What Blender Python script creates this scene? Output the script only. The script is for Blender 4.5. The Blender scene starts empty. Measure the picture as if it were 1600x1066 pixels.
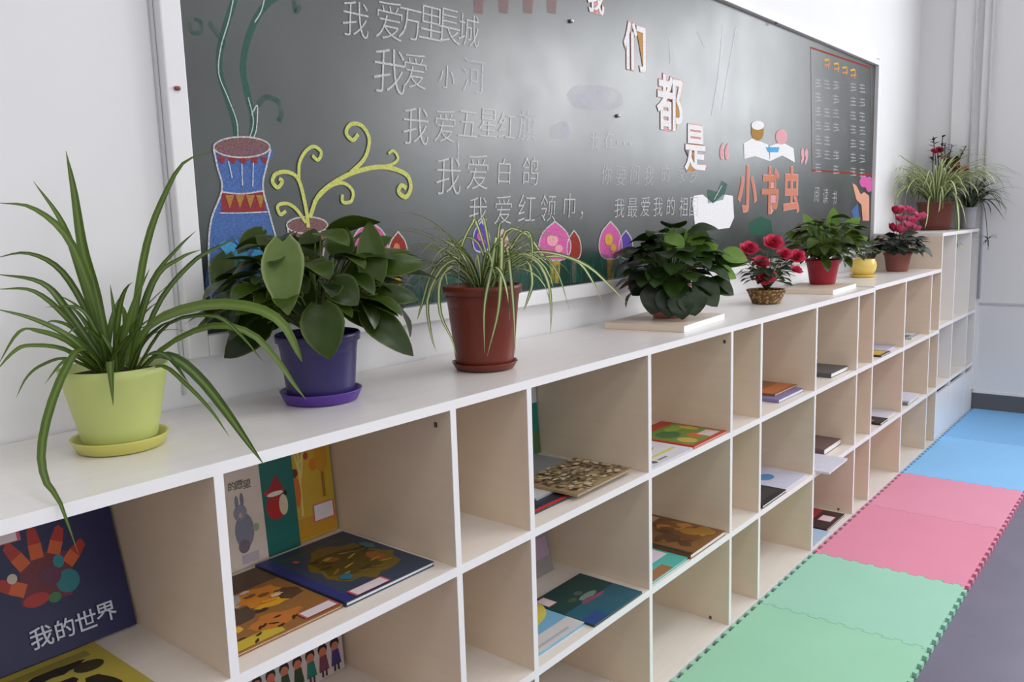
import bpy, bmesh, math, random
from mathutils import Vector, Matrix

# ------------------------------------------------------------------ camera
scene = bpy.context.scene
FPX = 1289.338                                   # focal length in pixels of a 1600 px wide frame
CAM = Vector((-0.6003, -1.0458, 1.2853))
CF = Vector((0.76128, 0.63240, -0.14326)).normalized()
CR = Vector((0.63538, -0.77163, -0.02985)).normalized()
CU = CR.cross(CF).normalized()
CR = CF.cross(CU).normalized()
cam_d = bpy.data.cameras.new('camera')
cam_d.sensor_width = 36.0
cam_d.lens = FPX / 1600 * 36.0
cam_d.clip_start = 0.02
cam = bpy.data.objects.new('camera', cam_d)
scene.collection.objects.link(cam)
cam.matrix_world = Matrix(((CR.x, CU.x, -CF.x, CAM.x), (CR.y, CU.y, -CF.y, CAM.y),
                           (CR.z, CU.z, -CF.z, CAM.z), (0, 0, 0, 1)))
scene.camera = cam

# ------------------------------------------------------------------ light, exposure
world = bpy.data.worlds.new('world')
scene.world = world
world.use_nodes = True
world.node_tree.nodes['Background'].inputs[0].default_value = (0.80, 0.88, 1.0, 1)
world.node_tree.nodes['Background'].inputs[1].default_value = 1.0
scene.view_settings.view_transform = 'Standard'
scene.view_settings.look = 'None'
scene.view_settings.gamma = 1.0
scene.view_settings.exposure = -0.17

def daylight(name, loc, direction, sx, sy, watts, col):
    d = bpy.data.lights.new(name, 'AREA')
    d.shape = 'RECTANGLE'
    d.size, d.size_y, d.energy, d.color = sx, sy, watts, col
    o = bpy.data.objects.new(name, d)
    scene.collection.objects.link(o)
    o.location = loc
    o.rotation_euler = Vector(direction).to_track_quat('-Z', 'Y').to_euler()
    return o

WX = 5.25                                        # wall at the far right end of the shelves
WY = 0.391                                       # wall carrying the chalkboard
FRONT_Y = -4.6
LEFT_X = -3.6
CEIL = 3.3
# daylight standing in the window openings
daylight('daylight_end', (WX + 0.13, -1.31, 2.25), (-1, 0, 0), 1.5, 1.3, 52, (0.94, 0.97, 1.0))
daylight('daylight_end', (WX + 0.13, -3.15, 2.38), (-1, 0, 0), 1.5, 1.05, 104, (0.98, 0.98, 1.0))
daylight('daylight_side', (1.05, FRONT_Y - 0.13, 1.85), (0, 1, 0), 2.3, 1.55, 22, (1.0, 0.985, 0.96))
daylight('daylight_side', (-1.75, FRONT_Y - 0.13, 1.85), (0, 1, 0), 2.3, 1.55, 20, (1.0, 0.985, 0.96))
# unseen fill lights added under the ceiling to brighten shelf tops and mats
for lx, watts in ((-1.9, 7), (0.1, 12), (2.1, 17)):
    for ly in (-1.5, -3.0):
        daylight('ceiling_fill', (lx, ly, CEIL - 0.06), (0, 0, -1), 1.2, 0.6, watts, (1.0, 0.985, 0.97))

# ------------------------------------------------------------------ helpers: points
def ray(q):
    return CF * FPX + CR * (q[0] - 800) - CU * (q[1] - 533)
def on_y(q, y):
    d = ray(q); return CAM + d * ((y - CAM.y) / d.y)
def on_z(q, z):
    d = ray(q); return CAM + d * ((z - CAM.z) / d.z)
def on_x(q, x):
    d = ray(q); return CAM + d * ((x - CAM.x) / d.x)
def at_depth(q, dist):
    return CAM + ray(q) * (dist / FPX)
def depth(P):
    return (Vector(P) - CAM).dot(CF)

# ------------------------------------------------------------------ helpers: materials
def srgb(r, g, b):
    def f(c):
        c /= 255.0
        return c / 12.92 if c <= 0.04045 else ((c + 0.055) / 1.055) ** 2.4
    return (f(r), f(g), f(b), 1.0)

def new_mat(name):
    m = bpy.data.materials.new(name)
    m.use_nodes = True
    nt = m.node_tree
    return m, nt, nt.nodes['Principled BSDF'], nt.nodes['Material Output']

def mat(name, col, rough=0.6, var=0.12, scale=8.0, spec=0.35, bump=0.0, metal=0.0, stretch=None, coat=0.0):
    m, nt, b, out = new_mat(name)
    N, L = nt.nodes, nt.links
    tc = N.new('ShaderNodeTexCoord')
    no = N.new('ShaderNodeTexNoise')
    no.inputs['Scale'].default_value = scale
    no.inputs['Detail'].default_value = 4
    if stretch:
        mp = N.new('ShaderNodeMapping')
        mp.inputs['Scale'].default_value = stretch
        L.new(tc.outputs['Object'], mp.inputs['Vector']); L.new(mp.outputs['Vector'], no.inputs['Vector'])
    else:
        L.new(tc.outputs['Object'], no.inputs['Vector'])
    mx = N.new('ShaderNodeMix'); mx.data_type = 'RGBA'
    c = col
    mx.inputs['A'].default_value = (c[0] * (1 - var), c[1] * (1 - var), c[2] * (1 - var), 1)
    mx.inputs['B'].default_value = (min(1, c[0] * (1 + var)), min(1, c[1] * (1 + var)), min(1, c[2] * (1 + var)), 1)
    L.new(no.outputs['Fac'], mx.inputs['Factor'])
    L.new(mx.outputs['Result'], b.inputs['Base Color'])
    b.inputs['Roughness'].default_value = rough
    b.inputs['Specular IOR Level'].default_value = spec
    b.inputs['Metallic'].default_value = metal
    b.inputs['Coat Weight'].default_value = coat
    if bump:
        bp = N.new('ShaderNodeBump')
        bp.inputs['Strength'].default_value = bump
        bp.inputs['Distance'].default_value = 0.004
        L.new(no.outputs['Fac'], bp.inputs['Height']); L.new(bp.outputs['Normal'], b.inputs['Normal'])
    return m

def chalk_mat(name, col, cover=0.8, scale=260.0):
    """dusty chalk: the board shows through between the grains"""
    m, nt, b, out = new_mat(name)
    N, L = nt.nodes, nt.links
    b.inputs['Base Color'].default_value = col
    b.inputs['Roughness'].default_value = 1.0
    b.inputs['Specular IOR Level'].default_value = 0.05
    tc = N.new('ShaderNodeTexCoord')
    no = N.new('ShaderNodeTexNoise'); no.inputs['Scale'].default_value = scale; no.inputs['Detail'].default_value = 2
    L.new(tc.outputs['Object'], no.inputs['Vector'])
    mr = N.new('ShaderNodeMapRange')
    mr.inputs['From Min'].default_value = 0.3; mr.inputs['From Max'].default_value = 0.7
    mr.inputs['To Min'].default_value = max(0.0, cover - 0.22); mr.inputs['To Max'].default_value = min(1.0, cover + 0.22)
    L.new(no.outputs['Fac'], mr.inputs['Value'])
    tr = N.new('ShaderNodeBsdfTransparent')
    ms = N.new('ShaderNodeMixShader')
    L.new(mr.outputs['Result'], ms.inputs['Fac'])
    L.new(tr.outputs['BSDF'], ms.inputs[1]); L.new(b.outputs['BSDF'], ms.inputs[2])
    L.new(ms.outputs['Shader'], out.inputs['Surface'])
    return m

def leaf_mat(name, dark, light, stripe=None, stripe_w=0.45, edge=None, rough=0.42, trans=0.22):
    """u runs -1..1 across a leaf, r is one random number per leaf"""
    m, nt, b, out = new_mat(name)
    N, L = nt.nodes, nt.links
    au = N.new('ShaderNodeAttribute'); au.attribute_name = 'u'
    ar = N.new('ShaderNodeAttribute'); ar.attribute_name = 'r'
    tc = N.new('ShaderNodeTexCoord')
    no = N.new('ShaderNodeTexNoise'); no.inputs['Scale'].default_value = 40; no.inputs['Detail'].default_value = 3
    L.new(tc.outputs['Object'], no.inputs['Vector'])
    ad = N.new('ShaderNodeMath'); ad.operation = 'MULTIPLY_ADD'
    ad.inputs[1].default_value = 0.5; ad.inputs[2].default_value = -0.25
    L.new(no.outputs['Fac'], ad.inputs[0])
    sm = N.new('ShaderNodeMath'); sm.operation = 'ADD'; sm.use_clamp = True
    L.new(ad.outputs[0], sm.inputs[0]); L.new(ar.outputs['Fac'], sm.inputs[1])
    mx = N.new('ShaderNodeMix'); mx.data_type = 'RGBA'
    mx.inputs['A'].default_value = dark; mx.inputs['B'].default_value = light
    L.new(sm.outputs[0], mx.inputs['Factor'])
    col = mx.outputs['Result']
    ab = N.new('ShaderNodeMath'); ab.operation = 'ABSOLUTE'
    L.new(au.outputs['Fac'], ab.inputs[0])
    if stripe:
        mr = N.new('ShaderNodeMapRange')
        mr.inputs['From Min'].default_value = stripe_w - 0.12; mr.inputs['From Max'].default_value = stripe_w + 0.12
        mr.inputs['To Min'].default_value = 1.0; mr.inputs['To Max'].default_value = 0.0
        L.new(ab.outputs[0], mr.inputs['Value'])
        m2 = N.new('ShaderNodeMix'); m2.data_type = 'RGBA'
        L.new(mr.outputs['Result'], m2.inputs['Factor']); L.new(col, m2.inputs['A'])
        m2.inputs['B'].default_value = stripe
        col = m2.outputs['Result']
    if edge:
        mr = N.new('ShaderNodeMapRange')
        mr.inputs['From Min'].default_value = 0.82; mr.inputs['From Max'].default_value = 1.0
        L.new(ab.outputs[0], mr.inputs['Value'])
        m2 = N.new('ShaderNodeMix'); m2.data_type = 'RGBA'
        L.new(mr.outputs['Result'], m2.inputs['Factor']); L.new(col, m2.inputs['A'])
        m2.inputs['B'].default_value = edge
        col = m2.outputs['Result']
    L.new(col, b.inputs['Base Color'])
    b.inputs['Roughness'].default_value = rough
    b.inputs['Specular IOR Level'].default_value = 0.4
    tl = N.new('ShaderNodeBsdfTranslucent'); L.new(col, tl.inputs['Color'])
    ms = N.new('ShaderNodeMixShader'); ms.inputs['Fac'].default_value = trans
    L.new(b.outputs['BSDF'], ms.inputs[1]); L.new(tl.outputs['BSDF'], ms.inputs[2])
    L.new(ms.outputs['Shader'], out.inputs['Surface'])
    return m

# ------------------------------------------------------------------ helpers: meshes
def tag(o, label=None, cat=None, group=None, kind=None):
    if label: o['label'] = label
    if cat: o['category'] = cat
    if group: o['group'] = group
    if kind: o['kind'] = kind
    return o

def thing(name, label, cat, loc, group=None, rot=None):
    o = bpy.data.objects.new(name, None)
    o.empty_display_size = 0.05
    scene.collection.objects.link(o)
    o.location = loc
    if rot is not None: o.rotation_euler = rot
    return tag(o, label, cat, group)

class MB:
    def __init__(self):
        self.v, self.f, self.m, self.u, self.r = [], [], [], [], []
    def add(self, verts, faces, mi=0, u=None, r=0.5):
        k = len(self.v)
        self.v += [tuple(p) for p in verts]
        self.u += list(u) if u is not None else [0.0] * len(verts)
        self.r += [r] * len(verts)
        self.f += [tuple(i + k for i in fc) for fc in faces]
        self.m += [mi] * len(faces)
    def box(self, x0, x1, y0, y1, z0, z1, mi=0):
        V = [(x0, y0, z0), (x1, y0, z0), (x1, y1, z0), (x0, y1, z0), (x0, y0, z1), (x1, y0, z1), (x1, y1, z1), (x0, y1, z1)]
        self.add(V, [(0, 3, 2, 1), (4, 5, 6, 7), (0, 1, 5, 4), (1, 2, 6, 5), (2, 3, 7, 6), (3, 0, 4, 7)], mi)
        return self
    def lathe(self, prof, c=(0, 0, 0), seg=40, mi=0, wave=None):
        V, Fc = [], []
        n = len(prof)
        for i in range(seg):
            a = 2 * math.pi * i / seg
            for j, (r, z) in enumerate(prof):
                rr = r * (1 + (wave(a, j) if wave else 0))
                V.append((c[0] + rr * math.cos(a), c[1] + rr * math.sin(a), c[2] + z))
        for i in range(seg):
            i2 = (i + 1) % seg
            for j in range(n - 1):
                Fc.append((i * n + j, i2 * n + j, i2 * n + j + 1, i * n + j + 1))
        self.add(V, Fc, mi)
        return self
    def tube(self, pts, rad, seg=6, mi=0, r=0.5):
        pts = [Vector(p) for p in pts]
        V, Fc = [], []
        n = len(pts)
        for i, p in enumerate(pts):
            t = (pts[min(n - 1, i + 1)] - pts[max(0, i - 1)]).normalized()
            h = Vector((0, 0, 1)) if abs(t.z) < 0.9 else Vector((1, 0, 0))
            a = t.cross(h).normalized(); b = a.cross(t)
            rr = rad[i] if isinstance(rad, (list, tuple)) else rad
            for k in range(seg):
                q = 2 * math.pi * k / seg
                V.append(p + a * (rr * math.cos(q)) + b * (rr * math.sin(q)))
        for i in range(n - 1):
            for k in range(seg):
                k2 = (k + 1) % seg
                Fc.append((i * seg + k, i * seg + k2, (i + 1) * seg + k2, (i + 1) * seg + k))
        Fc.append(tuple(range(seg - 1, -1, -1))); Fc.append(tuple((n - 1) * seg + k for k in range(seg)))
        self.add(V, Fc, mi, r=r)
        return self
    def ribbon(self, pts, hw, nrm, fold=0.25, mi=0, r=0.5, n=12):
        """a strap leaf along a smooth curve; widths given along it; nrm = rough facing"""
        P = smooth(pts, n)
        m = len(P)
        V, U, Fc = [], [], []
        for i, p in enumerate(P):
            t = (P[min(m - 1, i + 1)] - P[max(0, i - 1)])
            if t.length < 1e-9: t = Vector((0, 0, 1))
            t.normalize()
            s = t.cross(nrm)
            if s.length < 1e-4: s = t.cross(Vector((1, 0, 0.2)))
            s.normalize(); nn = s.cross(t)
            w = sample(hw, i / (m - 1))
            for k, uu in ((-1, -1.0), (-0.4, -0.4), (0, 0.0), (0.4, 0.4), (1, 1.0)):
                V.append(p + s * (w * k) + nn * (fold * w * abs(k)))
                U.append(uu)
        for i in range(m - 1):
            for k in range(4):
                a = i * 5 + k
                Fc.append((a, a + 1, a + 6, a + 5))
        self.add(V, Fc, mi, U, r)
        return self
    def blade(self, base, d, nrm, L, W, droop=0.5, fold=0.18, r=0.5, mi=0, prof=None, wav=0.0):
        """a broad leaf: base, growing direction, facing, length, width, how far it bends over"""
        d = Vector(d).normalized(); nrm = Vector(nrm)
        s = d.cross(nrm)
        if s.length < 1e-3: s = d.cross(Vector((1, 0.3, 0)))
        s.normalize(); nn = s.cross(d).normalized()
        prof = prof or HEART
        M = 9
        p = Vector(base); V, U, Fc = [], [], []
        step = L / (M - 1)
        for i in range(M):
            t = i / (M - 1)
            ang = droop * (t - 0.15)
            dd = d * math.cos(ang) - nn * math.sin(ang)
            n2 = nn * math.cos(ang) + d * math.sin(ang)
            w = W * 0.5 * sample(prof, t)
            for k in (-1, -0.55, 0, 0.55, 1):
                back = (0.10 * L * max(0, 1 - t * 4)) * abs(k)
                V.append(p + s * (w * k) + n2 * (fold * w * abs(k) + wav * w * math.sin(9 * t + 3 * k)) - dd * back)
                U.append(float(k))
            p = p + dd * step
        for i in range(M - 1):
            for k in range(4):
                a = i * 5 + k
                Fc.append((a, a + 1, a + 6, a + 5))
        self.add(V, Fc, mi, U, r)
        return self
    def build(self, name, mats, parent=None, world=True, smooth_=False, bevel=0.0, attrs=False):
        me = bpy.data.meshes.new(name)
        off = Vector(parent.location) if (parent is not None and world) else Vector((0, 0, 0))
        p = parent
        while p is not None and world and p.parent is not None:
            p = p.parent; off += Vector(p.location)
        me.from_pydata([tuple(Vector(q) - off) for q in self.v], [], self.f)
        if attrs and world:                          # leaves stop at the frame of the board and at the walls
            self.v = [(min(x, WX - 0.035), min(y, WY - 0.038), z) for x, y, z in self.v]
        if not isinstance(mats, (list, tuple)): mats = [mats]
        for m in mats: me.materials.append(m)
        me.polygons.foreach_set('material_index', self.m)
        if smooth_: me.polygons.foreach_set('use_smooth', [True] * len(me.polygons))
        if attrs:
            a = me.attributes.new('u', 'FLOAT', 'POINT'); a.data.foreach_set('value', self.u)
            a = me.attributes.new('r', 'FLOAT', 'POINT'); a.data.foreach_set('value', self.r)
        me.update()
        o = bpy.data.objects.new(name, me)
        scene.collection.objects.link(o)
        if parent is not None: o.parent = parent
        if bevel:
            b = o.modifiers.new('bevel', 'BEVEL'); b.width = bevel; b.segments = 2; b.limit_method = 'ANGLE'
        return o

def smooth(pts, n):
    """Catmull-Rom through the points, n samples"""
    P = [Vector(p) for p in pts]
    if len(P) == 2:
        return [P[0].lerp(P[1], i / (n - 1)) for i in range(n)]
    E = [P[0] * 2 - P[1]] + P + [P[-1] * 2 - P[-2]]
    out = []
    segs = len(P) - 1
    for i in range(n):
        t = i / (n - 1) * segs
        k = min(int(t), segs - 1); t -= k
        a, b, c, d = E[k], E[k + 1], E[k + 2], E[k + 3]
        out.append(0.5 * (2 * b + (c - a) * t + (2 * a - 5 * b + 4 * c - d) * t * t + (3 * b - a - 3 * c + d) * t ** 3))
    return out

def sample(tab, t):
    if not isinstance(tab, (list, tuple)): return tab
    x = t * (len(tab) - 1); k = min(int(x), len(tab) - 2); x -= k
    return tab[k] * (1 - x) + tab[k + 1] * x

HEART = [0.34, 0.80, 0.98, 1.0, 0.93, 0.80, 0.62, 0.38, 0.03]
OVAL = [0.10, 0.50, 0.80, 0.97, 1.0, 0.92, 0.72, 0.42, 0.03]
LANCE = [0.10, 0.45, 0.75, 0.95, 1.0, 0.88, 0.62, 0.32, 0.02]

# ------------------------------------------------------------------ materials
M_wall = mat('wall_paint', (0.79, 0.785, 0.79, 1), 0.75, 0.03, 3, 0.2, 0.05)
M_ceil = mat('ceiling_paint', (0.80, 0.80, 0.80, 1), 0.9, 0.03, 3)
M_floor = mat('grey_floor', srgb(116, 112, 130), 0.35, 0.16, 6, 0.4)
M_skirt = mat('grey_skirting', srgb(98, 96, 98), 0.5, 0.1, 6)
M_pipe = mat('pipe_paint', (0.60, 0.60, 0.61, 1), 0.5, 0.05, 6)
M_frame = mat('white_frame', (0.80, 0.80, 0.80, 1), 0.45, 0.03, 6)
M_lam = mat('cream_laminate_shaded', (0.80, 0.665, 0.52, 1), 0.38, 0.05, 6, 0.4, 0.0, 0.0, (1, 1, 9))  # same laminate as the top, browner: shade put into the colour
M_top = mat('white_laminate_top', (0.84, 0.80, 0.77, 1), 0.26, 0.05, 5, 0.5, 0.0, 0.0, (1.2, 14, 3))
M_shelf = mat('laminate_half_shaded', (0.83, 0.765, 0.70, 1), 0.34, 0.05, 6, 0.4, 0.0, 0.0, (1.2, 14, 3))  # same laminate again, part of the shade mixed into its colour
M_edge = mat('white_edge_band', (0.90, 0.89, 0.89, 1), 0.35, 0.02, 6)
M_dot = mat('dark_screw', (0.10, 0.08, 0.07, 1), 0.5)
M_paper = mat('book_paper', (0.82, 0.80, 0.77, 1), 0.8, 0.04, 30)
M_soil = mat('dark_soil', srgb(48, 36, 26), 0.95, 0.4, 60, 0.1, 0.5)

# ------------------------------------------------------------------ room shell
def struct(name, mb, m, parent=None):
    o = mb.build(name, m, parent)
    if parent is None: o['kind'] = 'structure'
    return o

struct('floor', MB().box(LEFT_X, WX, FRONT_Y, WY, -0.12, 0.0), M_floor)
struct('ceiling', MB().box(LEFT_X - 0.2, WX + 0.2, FRONT_Y - 0.2, WY + 0.2, CEIL, CEIL + 0.15), M_ceil)
struct('wall_back', MB().box(LEFT_X - 0.2, WX + 0.2, WY, WY + 0.2, -0.12, CEIL), M_wall)
struct('wall_left', MB().box(LEFT_X - 0.2, LEFT_X, FRONT_Y - 0.2, WY, -0.12, CEIL), M_wall)

def wall_with_holes(axis, p0, p1, a0, a1, holes):
    """a wall slab between p0..p1 across, a0..a1 along, with window openings (a, b, z0, z1)"""
    mb = MB()
    def bx(a, b, z0, z1):
        if axis == 'x': mb.box(p0, p1, a, b, z0, z1)
        else: mb.box(a, b, p0, p1, z0, z1)
    cur = a0
    for (a, b, z0, z1) in holes:
        bx(cur, a, -0.12, CEIL); bx(a, b, -0.12, z0); bx(a, b, z1, CEIL); cur = b
    bx(cur, a1, -0.12, CEIL)
    return mb
W_END = [(-3.91, -2.39, 1.85, 2.91), (-2.07, -0.55, 1.59, 2.91)]
W_SIDE = [(-2.95, -0.55, 1.05, 2.65), (-0.15, 2.25, 1.05, 2.65)]
struct('wall_right', wall_with_holes('x', WX, WX + 0.2, FRONT_Y - 0.2, WY, W_END), M_wall)
struct('wall_front', wall_with_holes('y', FRONT_Y - 0.2, FRONT_Y, LEFT_X, WX, W_SIDE), M_wall)

def window_frame(name, axis, p, a, b, z0, z1, nx):
    mb = MB(); t = 0.05
    def bx(a0, a1, y0, y1):
        if axis == 'x': mb.box(p, p + 0.05, a0, a1, y0, y1)
        else: mb.box(a0, a1, p, p + 0.05, y0, y1)
    bx(a, a + t, z0, z1); bx(b - t, b, z0, z1); bx(a + t, b - t, z0, z0 + t); bx(a + t, b - t, z1 - t, z1)
    for k in range(1, nx):
        c = a + (b - a) * k / nx
        bx(c - 0.02, c + 0.02, z0 + t, z1 - t)
    struct(name, mb, M_frame)
window_frame('window_1', 'x', WX + 0.04, *W_END[0], 2)
window_frame('window_4', 'x', WX + 0.04, *W_END[1], 2)
window_frame('window_2', 'y', FRONT_Y - 0.1, *W_SIDE[0], 3)
window_frame('window_3', 'y', FRONT_Y - 0.1, *W_SIDE[1], 3)

struct('baseboard_right', MB().box(WX - 0.012, WX, FRONT_Y, -0.002, 0.0, 0.118), M_skirt)
struct('trim_1', MB().box(WX - 0.012, WX, FRONT_Y, -0.002, 0.118, 0.134), M_wall)
struct('trim_2', MB().box(WX - 0.008, WX, FRONT_Y, 0.06, 0.683, 0.695), M_pipe)
# pipe casing and two conduits in the corner
struct('trim_3', MB().box(WX - 0.03, WX, 0.063, 0.185, 1.16, CEIL), M_wall)
struct('trim_4', MB().box(WX - 0.02, WX, -0.012, 0.030, 0.14, CEIL), M_wall)
for k, (yy, rr) in enumerate(((0.072, 0.0065), (-0.016, 0.008))):
    pp = [(WX - 0.046, yy, 1.175), (WX - 0.046, yy, CEIL)] if k == 0 else [(WX - 0.034, yy, 0.72), (WX - 0.034, yy, CEIL)]
    t = MB().tube(pp, rr, 10).build('conduit_pipe', M_pipe, smooth_=True)
    tag(t, ['thin grey conduit pipe running up the corner, nearer the chalkboard wall',
            'grey conduit pipe on the end wall, the one farther from the corner'][k], 'pipe', 'conduit pipes in the corner')

# ------------------------------------------------------------------ bookcases
XS = [-0.481, 0.0, 0.481, 0.709, 1.1997, 1.6832, 1.9011, 2.3968, 2.8788, 3.0916, 3.5853, 4.0794]
T = 0.015                                        # board thickness
ZT1, ZT2 = 0.9606, 0.9666                        # tops of the two low units
S1, S2, S3 = 0.6365, 0.3185, 0.018               # top faces of the shelves
SH = 0.018                                       # shelf thickness
BACK = 0.386
EDGE = 0.0015                                    # white edge band on the front

def board(name, x0, x1, y0, y1, z0, z1, parent, face=None):
    """a laminated board whose front edge is banded white"""
    mb = MB()
    mb.box(x0, x1, y0 + EDGE, y1, z0, z1, 0)
    mb.box(x0, x1, y0, y0 + EDGE, z0, z1, 1)
    return mb.build(name, [face or M_lam, M_edge], parent)

def low_bookcase(label, divs, x_end, ztop, end_closed):
    x0 = divs[0] - T / 2
    t = thing('bookcase', label, 'bookcase', ((x0 + x_end) / 2, BACK / 2, 0), 'white low bookcases')
    zt = ztop - SH
    board('top_panel', x0, x_end, 0, BACK, zt, ztop, t, M_top)
    board('base_panel', x0, x_end, 0, BACK - 0.006, 0.0, S3, t, M_shelf)
    MB().box(x0, x_end, BACK - 0.006, BACK, 0.0, zt).build('back_panel', M_lam, t)
    for d in divs:
        board('divider', d - T / 2, d + T / 2, 0, BACK - 0.006, S3, zt, t)
    edges = divs + ([x_end + T / 2] if not end_closed else [])
    for a, b in zip(edges[:-1], edges[1:]):
        for z in (S1, S2):
            board('shelf', a + T / 2, b - T / 2, 0, BACK - 0.006, z - SH, z, t, M_shelf)
    return t
case_a = low_bookcase('long white low bookcase in front, carrying most of the potted plants and books',
                      XS[:9], XS[9] - T / 2 - 0.0005, ZT1, False)
case_b = low_bookcase('short low bookcase section at the far end, beside the taller cabinet', XS[9:12], 4.2710, ZT2, False)
# hardware holes seen on the dividers
for (q, xx) in (((681, 664), XS[2]), ((1110, 1011), None), ((1132, 534), XS[5]), ((1110, 965), XS[5]), ((1310, 796), XS[8])):
    if xx is None: continue
    P = on_x(q, xx - T / 2)
    MB().box(xx - T / 2 - 0.001, xx - T / 2, P.y - 0.004, P.y + 0.004, P.z - 0.005, P.z + 0.005).build('screw_hole', M_dot, case_a)

TX0, TX1, TZ = 4.2720, 5.234, 1.157
tall = thing('cabinet', 'taller white cubby cabinet in the corner with two pots on top', 'cabinet', ((TX0 + TX1) / 2, BACK / 2, 0))
TBACK = 0.352
board('top_panel', TX0, TX1, 0, TBACK, TZ - SH, TZ, tall, M_top)
board('base_panel', TX0, TX1, 0, TBACK - 0.006, 0, S3, tall)
MB().box(TX0, TX1, TBACK - 0.006, TBACK, 0, TZ - SH).build('back_panel', mat('white_back_panel', (0.88, 0.86, 0.84, 1), 0.4, 0.03, 6), tall)
tdiv = [TX0 + T / 2, 4.60, 5.00, TX1 - T / 2]
M_white = mat('white_cabinet_laminate', (0.88, 0.855, 0.83, 1), 0.36, 0.03, 6, 0.4)
for k, d in enumerate(tdiv):
    board('divider', d - T / 2, d + T / 2, 0, TBACK - 0.006, S3, TZ - SH, tall, M_lam if k == 0 else M_white)
for a, b in zip(tdiv[:-1], tdiv[1:]):
    for z in (0.655, 0.3185):
        board('shelf', a + T / 2, b - T / 2, 0, TBACK - 0.006, z - SH, z, tall, M_shelf)
M_door = mat('white_door_panel', (0.84, 0.84, 0.86, 1), 0.35, 0.02, 6)
for a, b in zip(tdiv[:-1], tdiv[1:]):
    MB().box(a + T / 2 + 0.002, b - T / 2 - 0.002, 0.002, 0.018, S3 + 0.002, 0.272).build('door', M_door, tall)

# ------------------------------------------------------------------ foam mats
MZ = 0.016
MAT_X = [1.00, 1.880, 2.390, 3.030, 3.592, 4.42, 5.236]
MAT_Y = (-0.530, -0.006)
def teeth(p, q, n, out, phase=0):
    """points from p to q (q left out) with n rounded dovetail teeth standing out along 'out'"""
    p, q, out = Vector(p), Vector(q), Vector(out)
    res = []
    d = (q - p) / n
    h = 0.012
    for i in range(n):
        a = p + d * i
        res += [a, a + d * 0.27, a + d * 0.20 + out * h, a + d * 0.68 + out * h, a + d * 0.61]
    return res
MAT_COL = [srgb(160, 214, 182), srgb(162, 214, 190), srgb(228, 146, 170), srgb(228, 152, 176), srgb(142, 198, 244), srgb(132, 188, 236)]
MAT_LAB = ['pale green foam mat nearest the viewer, cut off by the picture edge', 'pale green foam mat next to the pink one',
           'pink foam mat beside the green one', 'pink foam mat beside the blue one',
           'light blue foam mat next to the pink one', 'blue foam mat farthest away, at the end wall']
for i in range(6):
    x0, x1 = MAT_X[i], MAT_X[i + 1]
    y0, y1 = MAT_Y[0] + 0.012, MAT_Y[1] - 0.012
    g = 0.0007
    nx = max(8, round((x1 - x0) / 0.056)); ny = 9
    pts = []
    pts += teeth((x0 + g, y0, 0), (x1 - g, y0, 0), nx, (0, -1, 0))            # room side, going +x
    e = 0.0 if i == 5 else 1.0
    if e: pts += teeth((x1 - g, y0, 0), (x1 - g, y1, 0), ny, (1, 0, 0))       # to the next mat, going +y
    else: pts += [Vector((x1 - g, y0, 0))]
    pts += teeth((x1 - g, y1, 0), (x0 + g, y1, 0), nx, (0, 1, 0))             # shelf side, going -x
    if i > 0:                                                                  # sockets of the mat before
        ins = teeth((x0 + g, y0, 0), (x0 + g, y1, 0), ny, (1, 0, 0))
        ins = [Vector((p.x + g, p.y, 0)) for p in ins] + [Vector((x0 + 2 * g, y1, 0))]
        pts += list(reversed(ins))[:-1]
    else:
        pts += [Vector((x0, y1, 0))]
    n = len(pts)
    mb = MB()
    mb.add([(p.x, p.y, 0.0005) for p in pts] + [(p.x, p.y, MZ) for p in pts],
           [tuple(range(n - 1, -1, -1)), tuple(range(n, 2 * n))] + [(k, (k + 1) % n, n + (k + 1) % n, n + k) for k in range(n)])
    o = mb.build('foam_mat', mat('foam_%d' % i, MAT_COL[i], 0.7, 0.04, 5, 0.25, 0.04))
    tag(o, MAT_LAB[i], 'foam mat', 'interlocking foam mats along the bookcase')

# ------------------------------------------------------------------ chalkboard
YB = WY - 0.010
def bp(q, lay=1.0):
    P = on_y(q, YB - 0.0006 * lay); return P
BX0, BX1 = on_y((317, 523), YB).x, on_y((1368, 103), YB).x
BZ0, BZ1 = on_y((317, 523), YB).z, on_y((1368, 103), YB).z
cb = thing('chalkboard', 'large green chalkboard on the wall covered in chalk drawings and handwriting', 'chalkboard',
           ((BX0 + BX1) / 2, WY, BZ0))
def board_material():
    m, nt, b, out = new_mat('chalkboard_green')
    N, L = nt.nodes, nt.links
    tc = N.new('ShaderNodeTexCoord')
    n1 = N.new('ShaderNodeTexNoise'); n1.inputs['Scale'].default_value = 1.9; n1.inputs['Detail'].default_value = 6
    L.new(tc.outputs['Object'], n1.inputs['Vector'])
    r = N.new('ShaderNodeValToRGB')
    r.color_ramp.elements[0].position = 0.38; r.color_ramp.elements[0].color = srgb(20, 30, 26)
    r.color_ramp.elements[1].position = 0.70; r.color_ramp.elements[1].color = srgb(58, 66, 64)
    L.new(n1.outputs['Fac'], r.inputs['Fac'])
    L.new(r.outputs['Color'], b.inputs['Base Color'])
    n2 = N.new('ShaderNodeTexNoise'); n2.inputs['Scale'].default_value = 5; n2.inputs['Detail'].default_value = 4
    L.new(tc.outputs['Object'], n2.inputs['Vector'])
    mr = N.new('ShaderNodeMapRange'); mr.inputs['To Min'].default_value = 0.25; mr.inputs['To Max'].default_value = 0.42
    L.new(n2.outputs['Fac'], mr.inputs['Value']); L.new(mr.outputs['Result'], b.inputs['Roughness'])
    b.inputs['Specular IOR Level'].default_value = 0.80
    return m
M_board = board_material()
MB().box(BX0, BX1, YB, WY - 0.0005, BZ0, BZ1).build('board_surface', M_board, cb)
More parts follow.
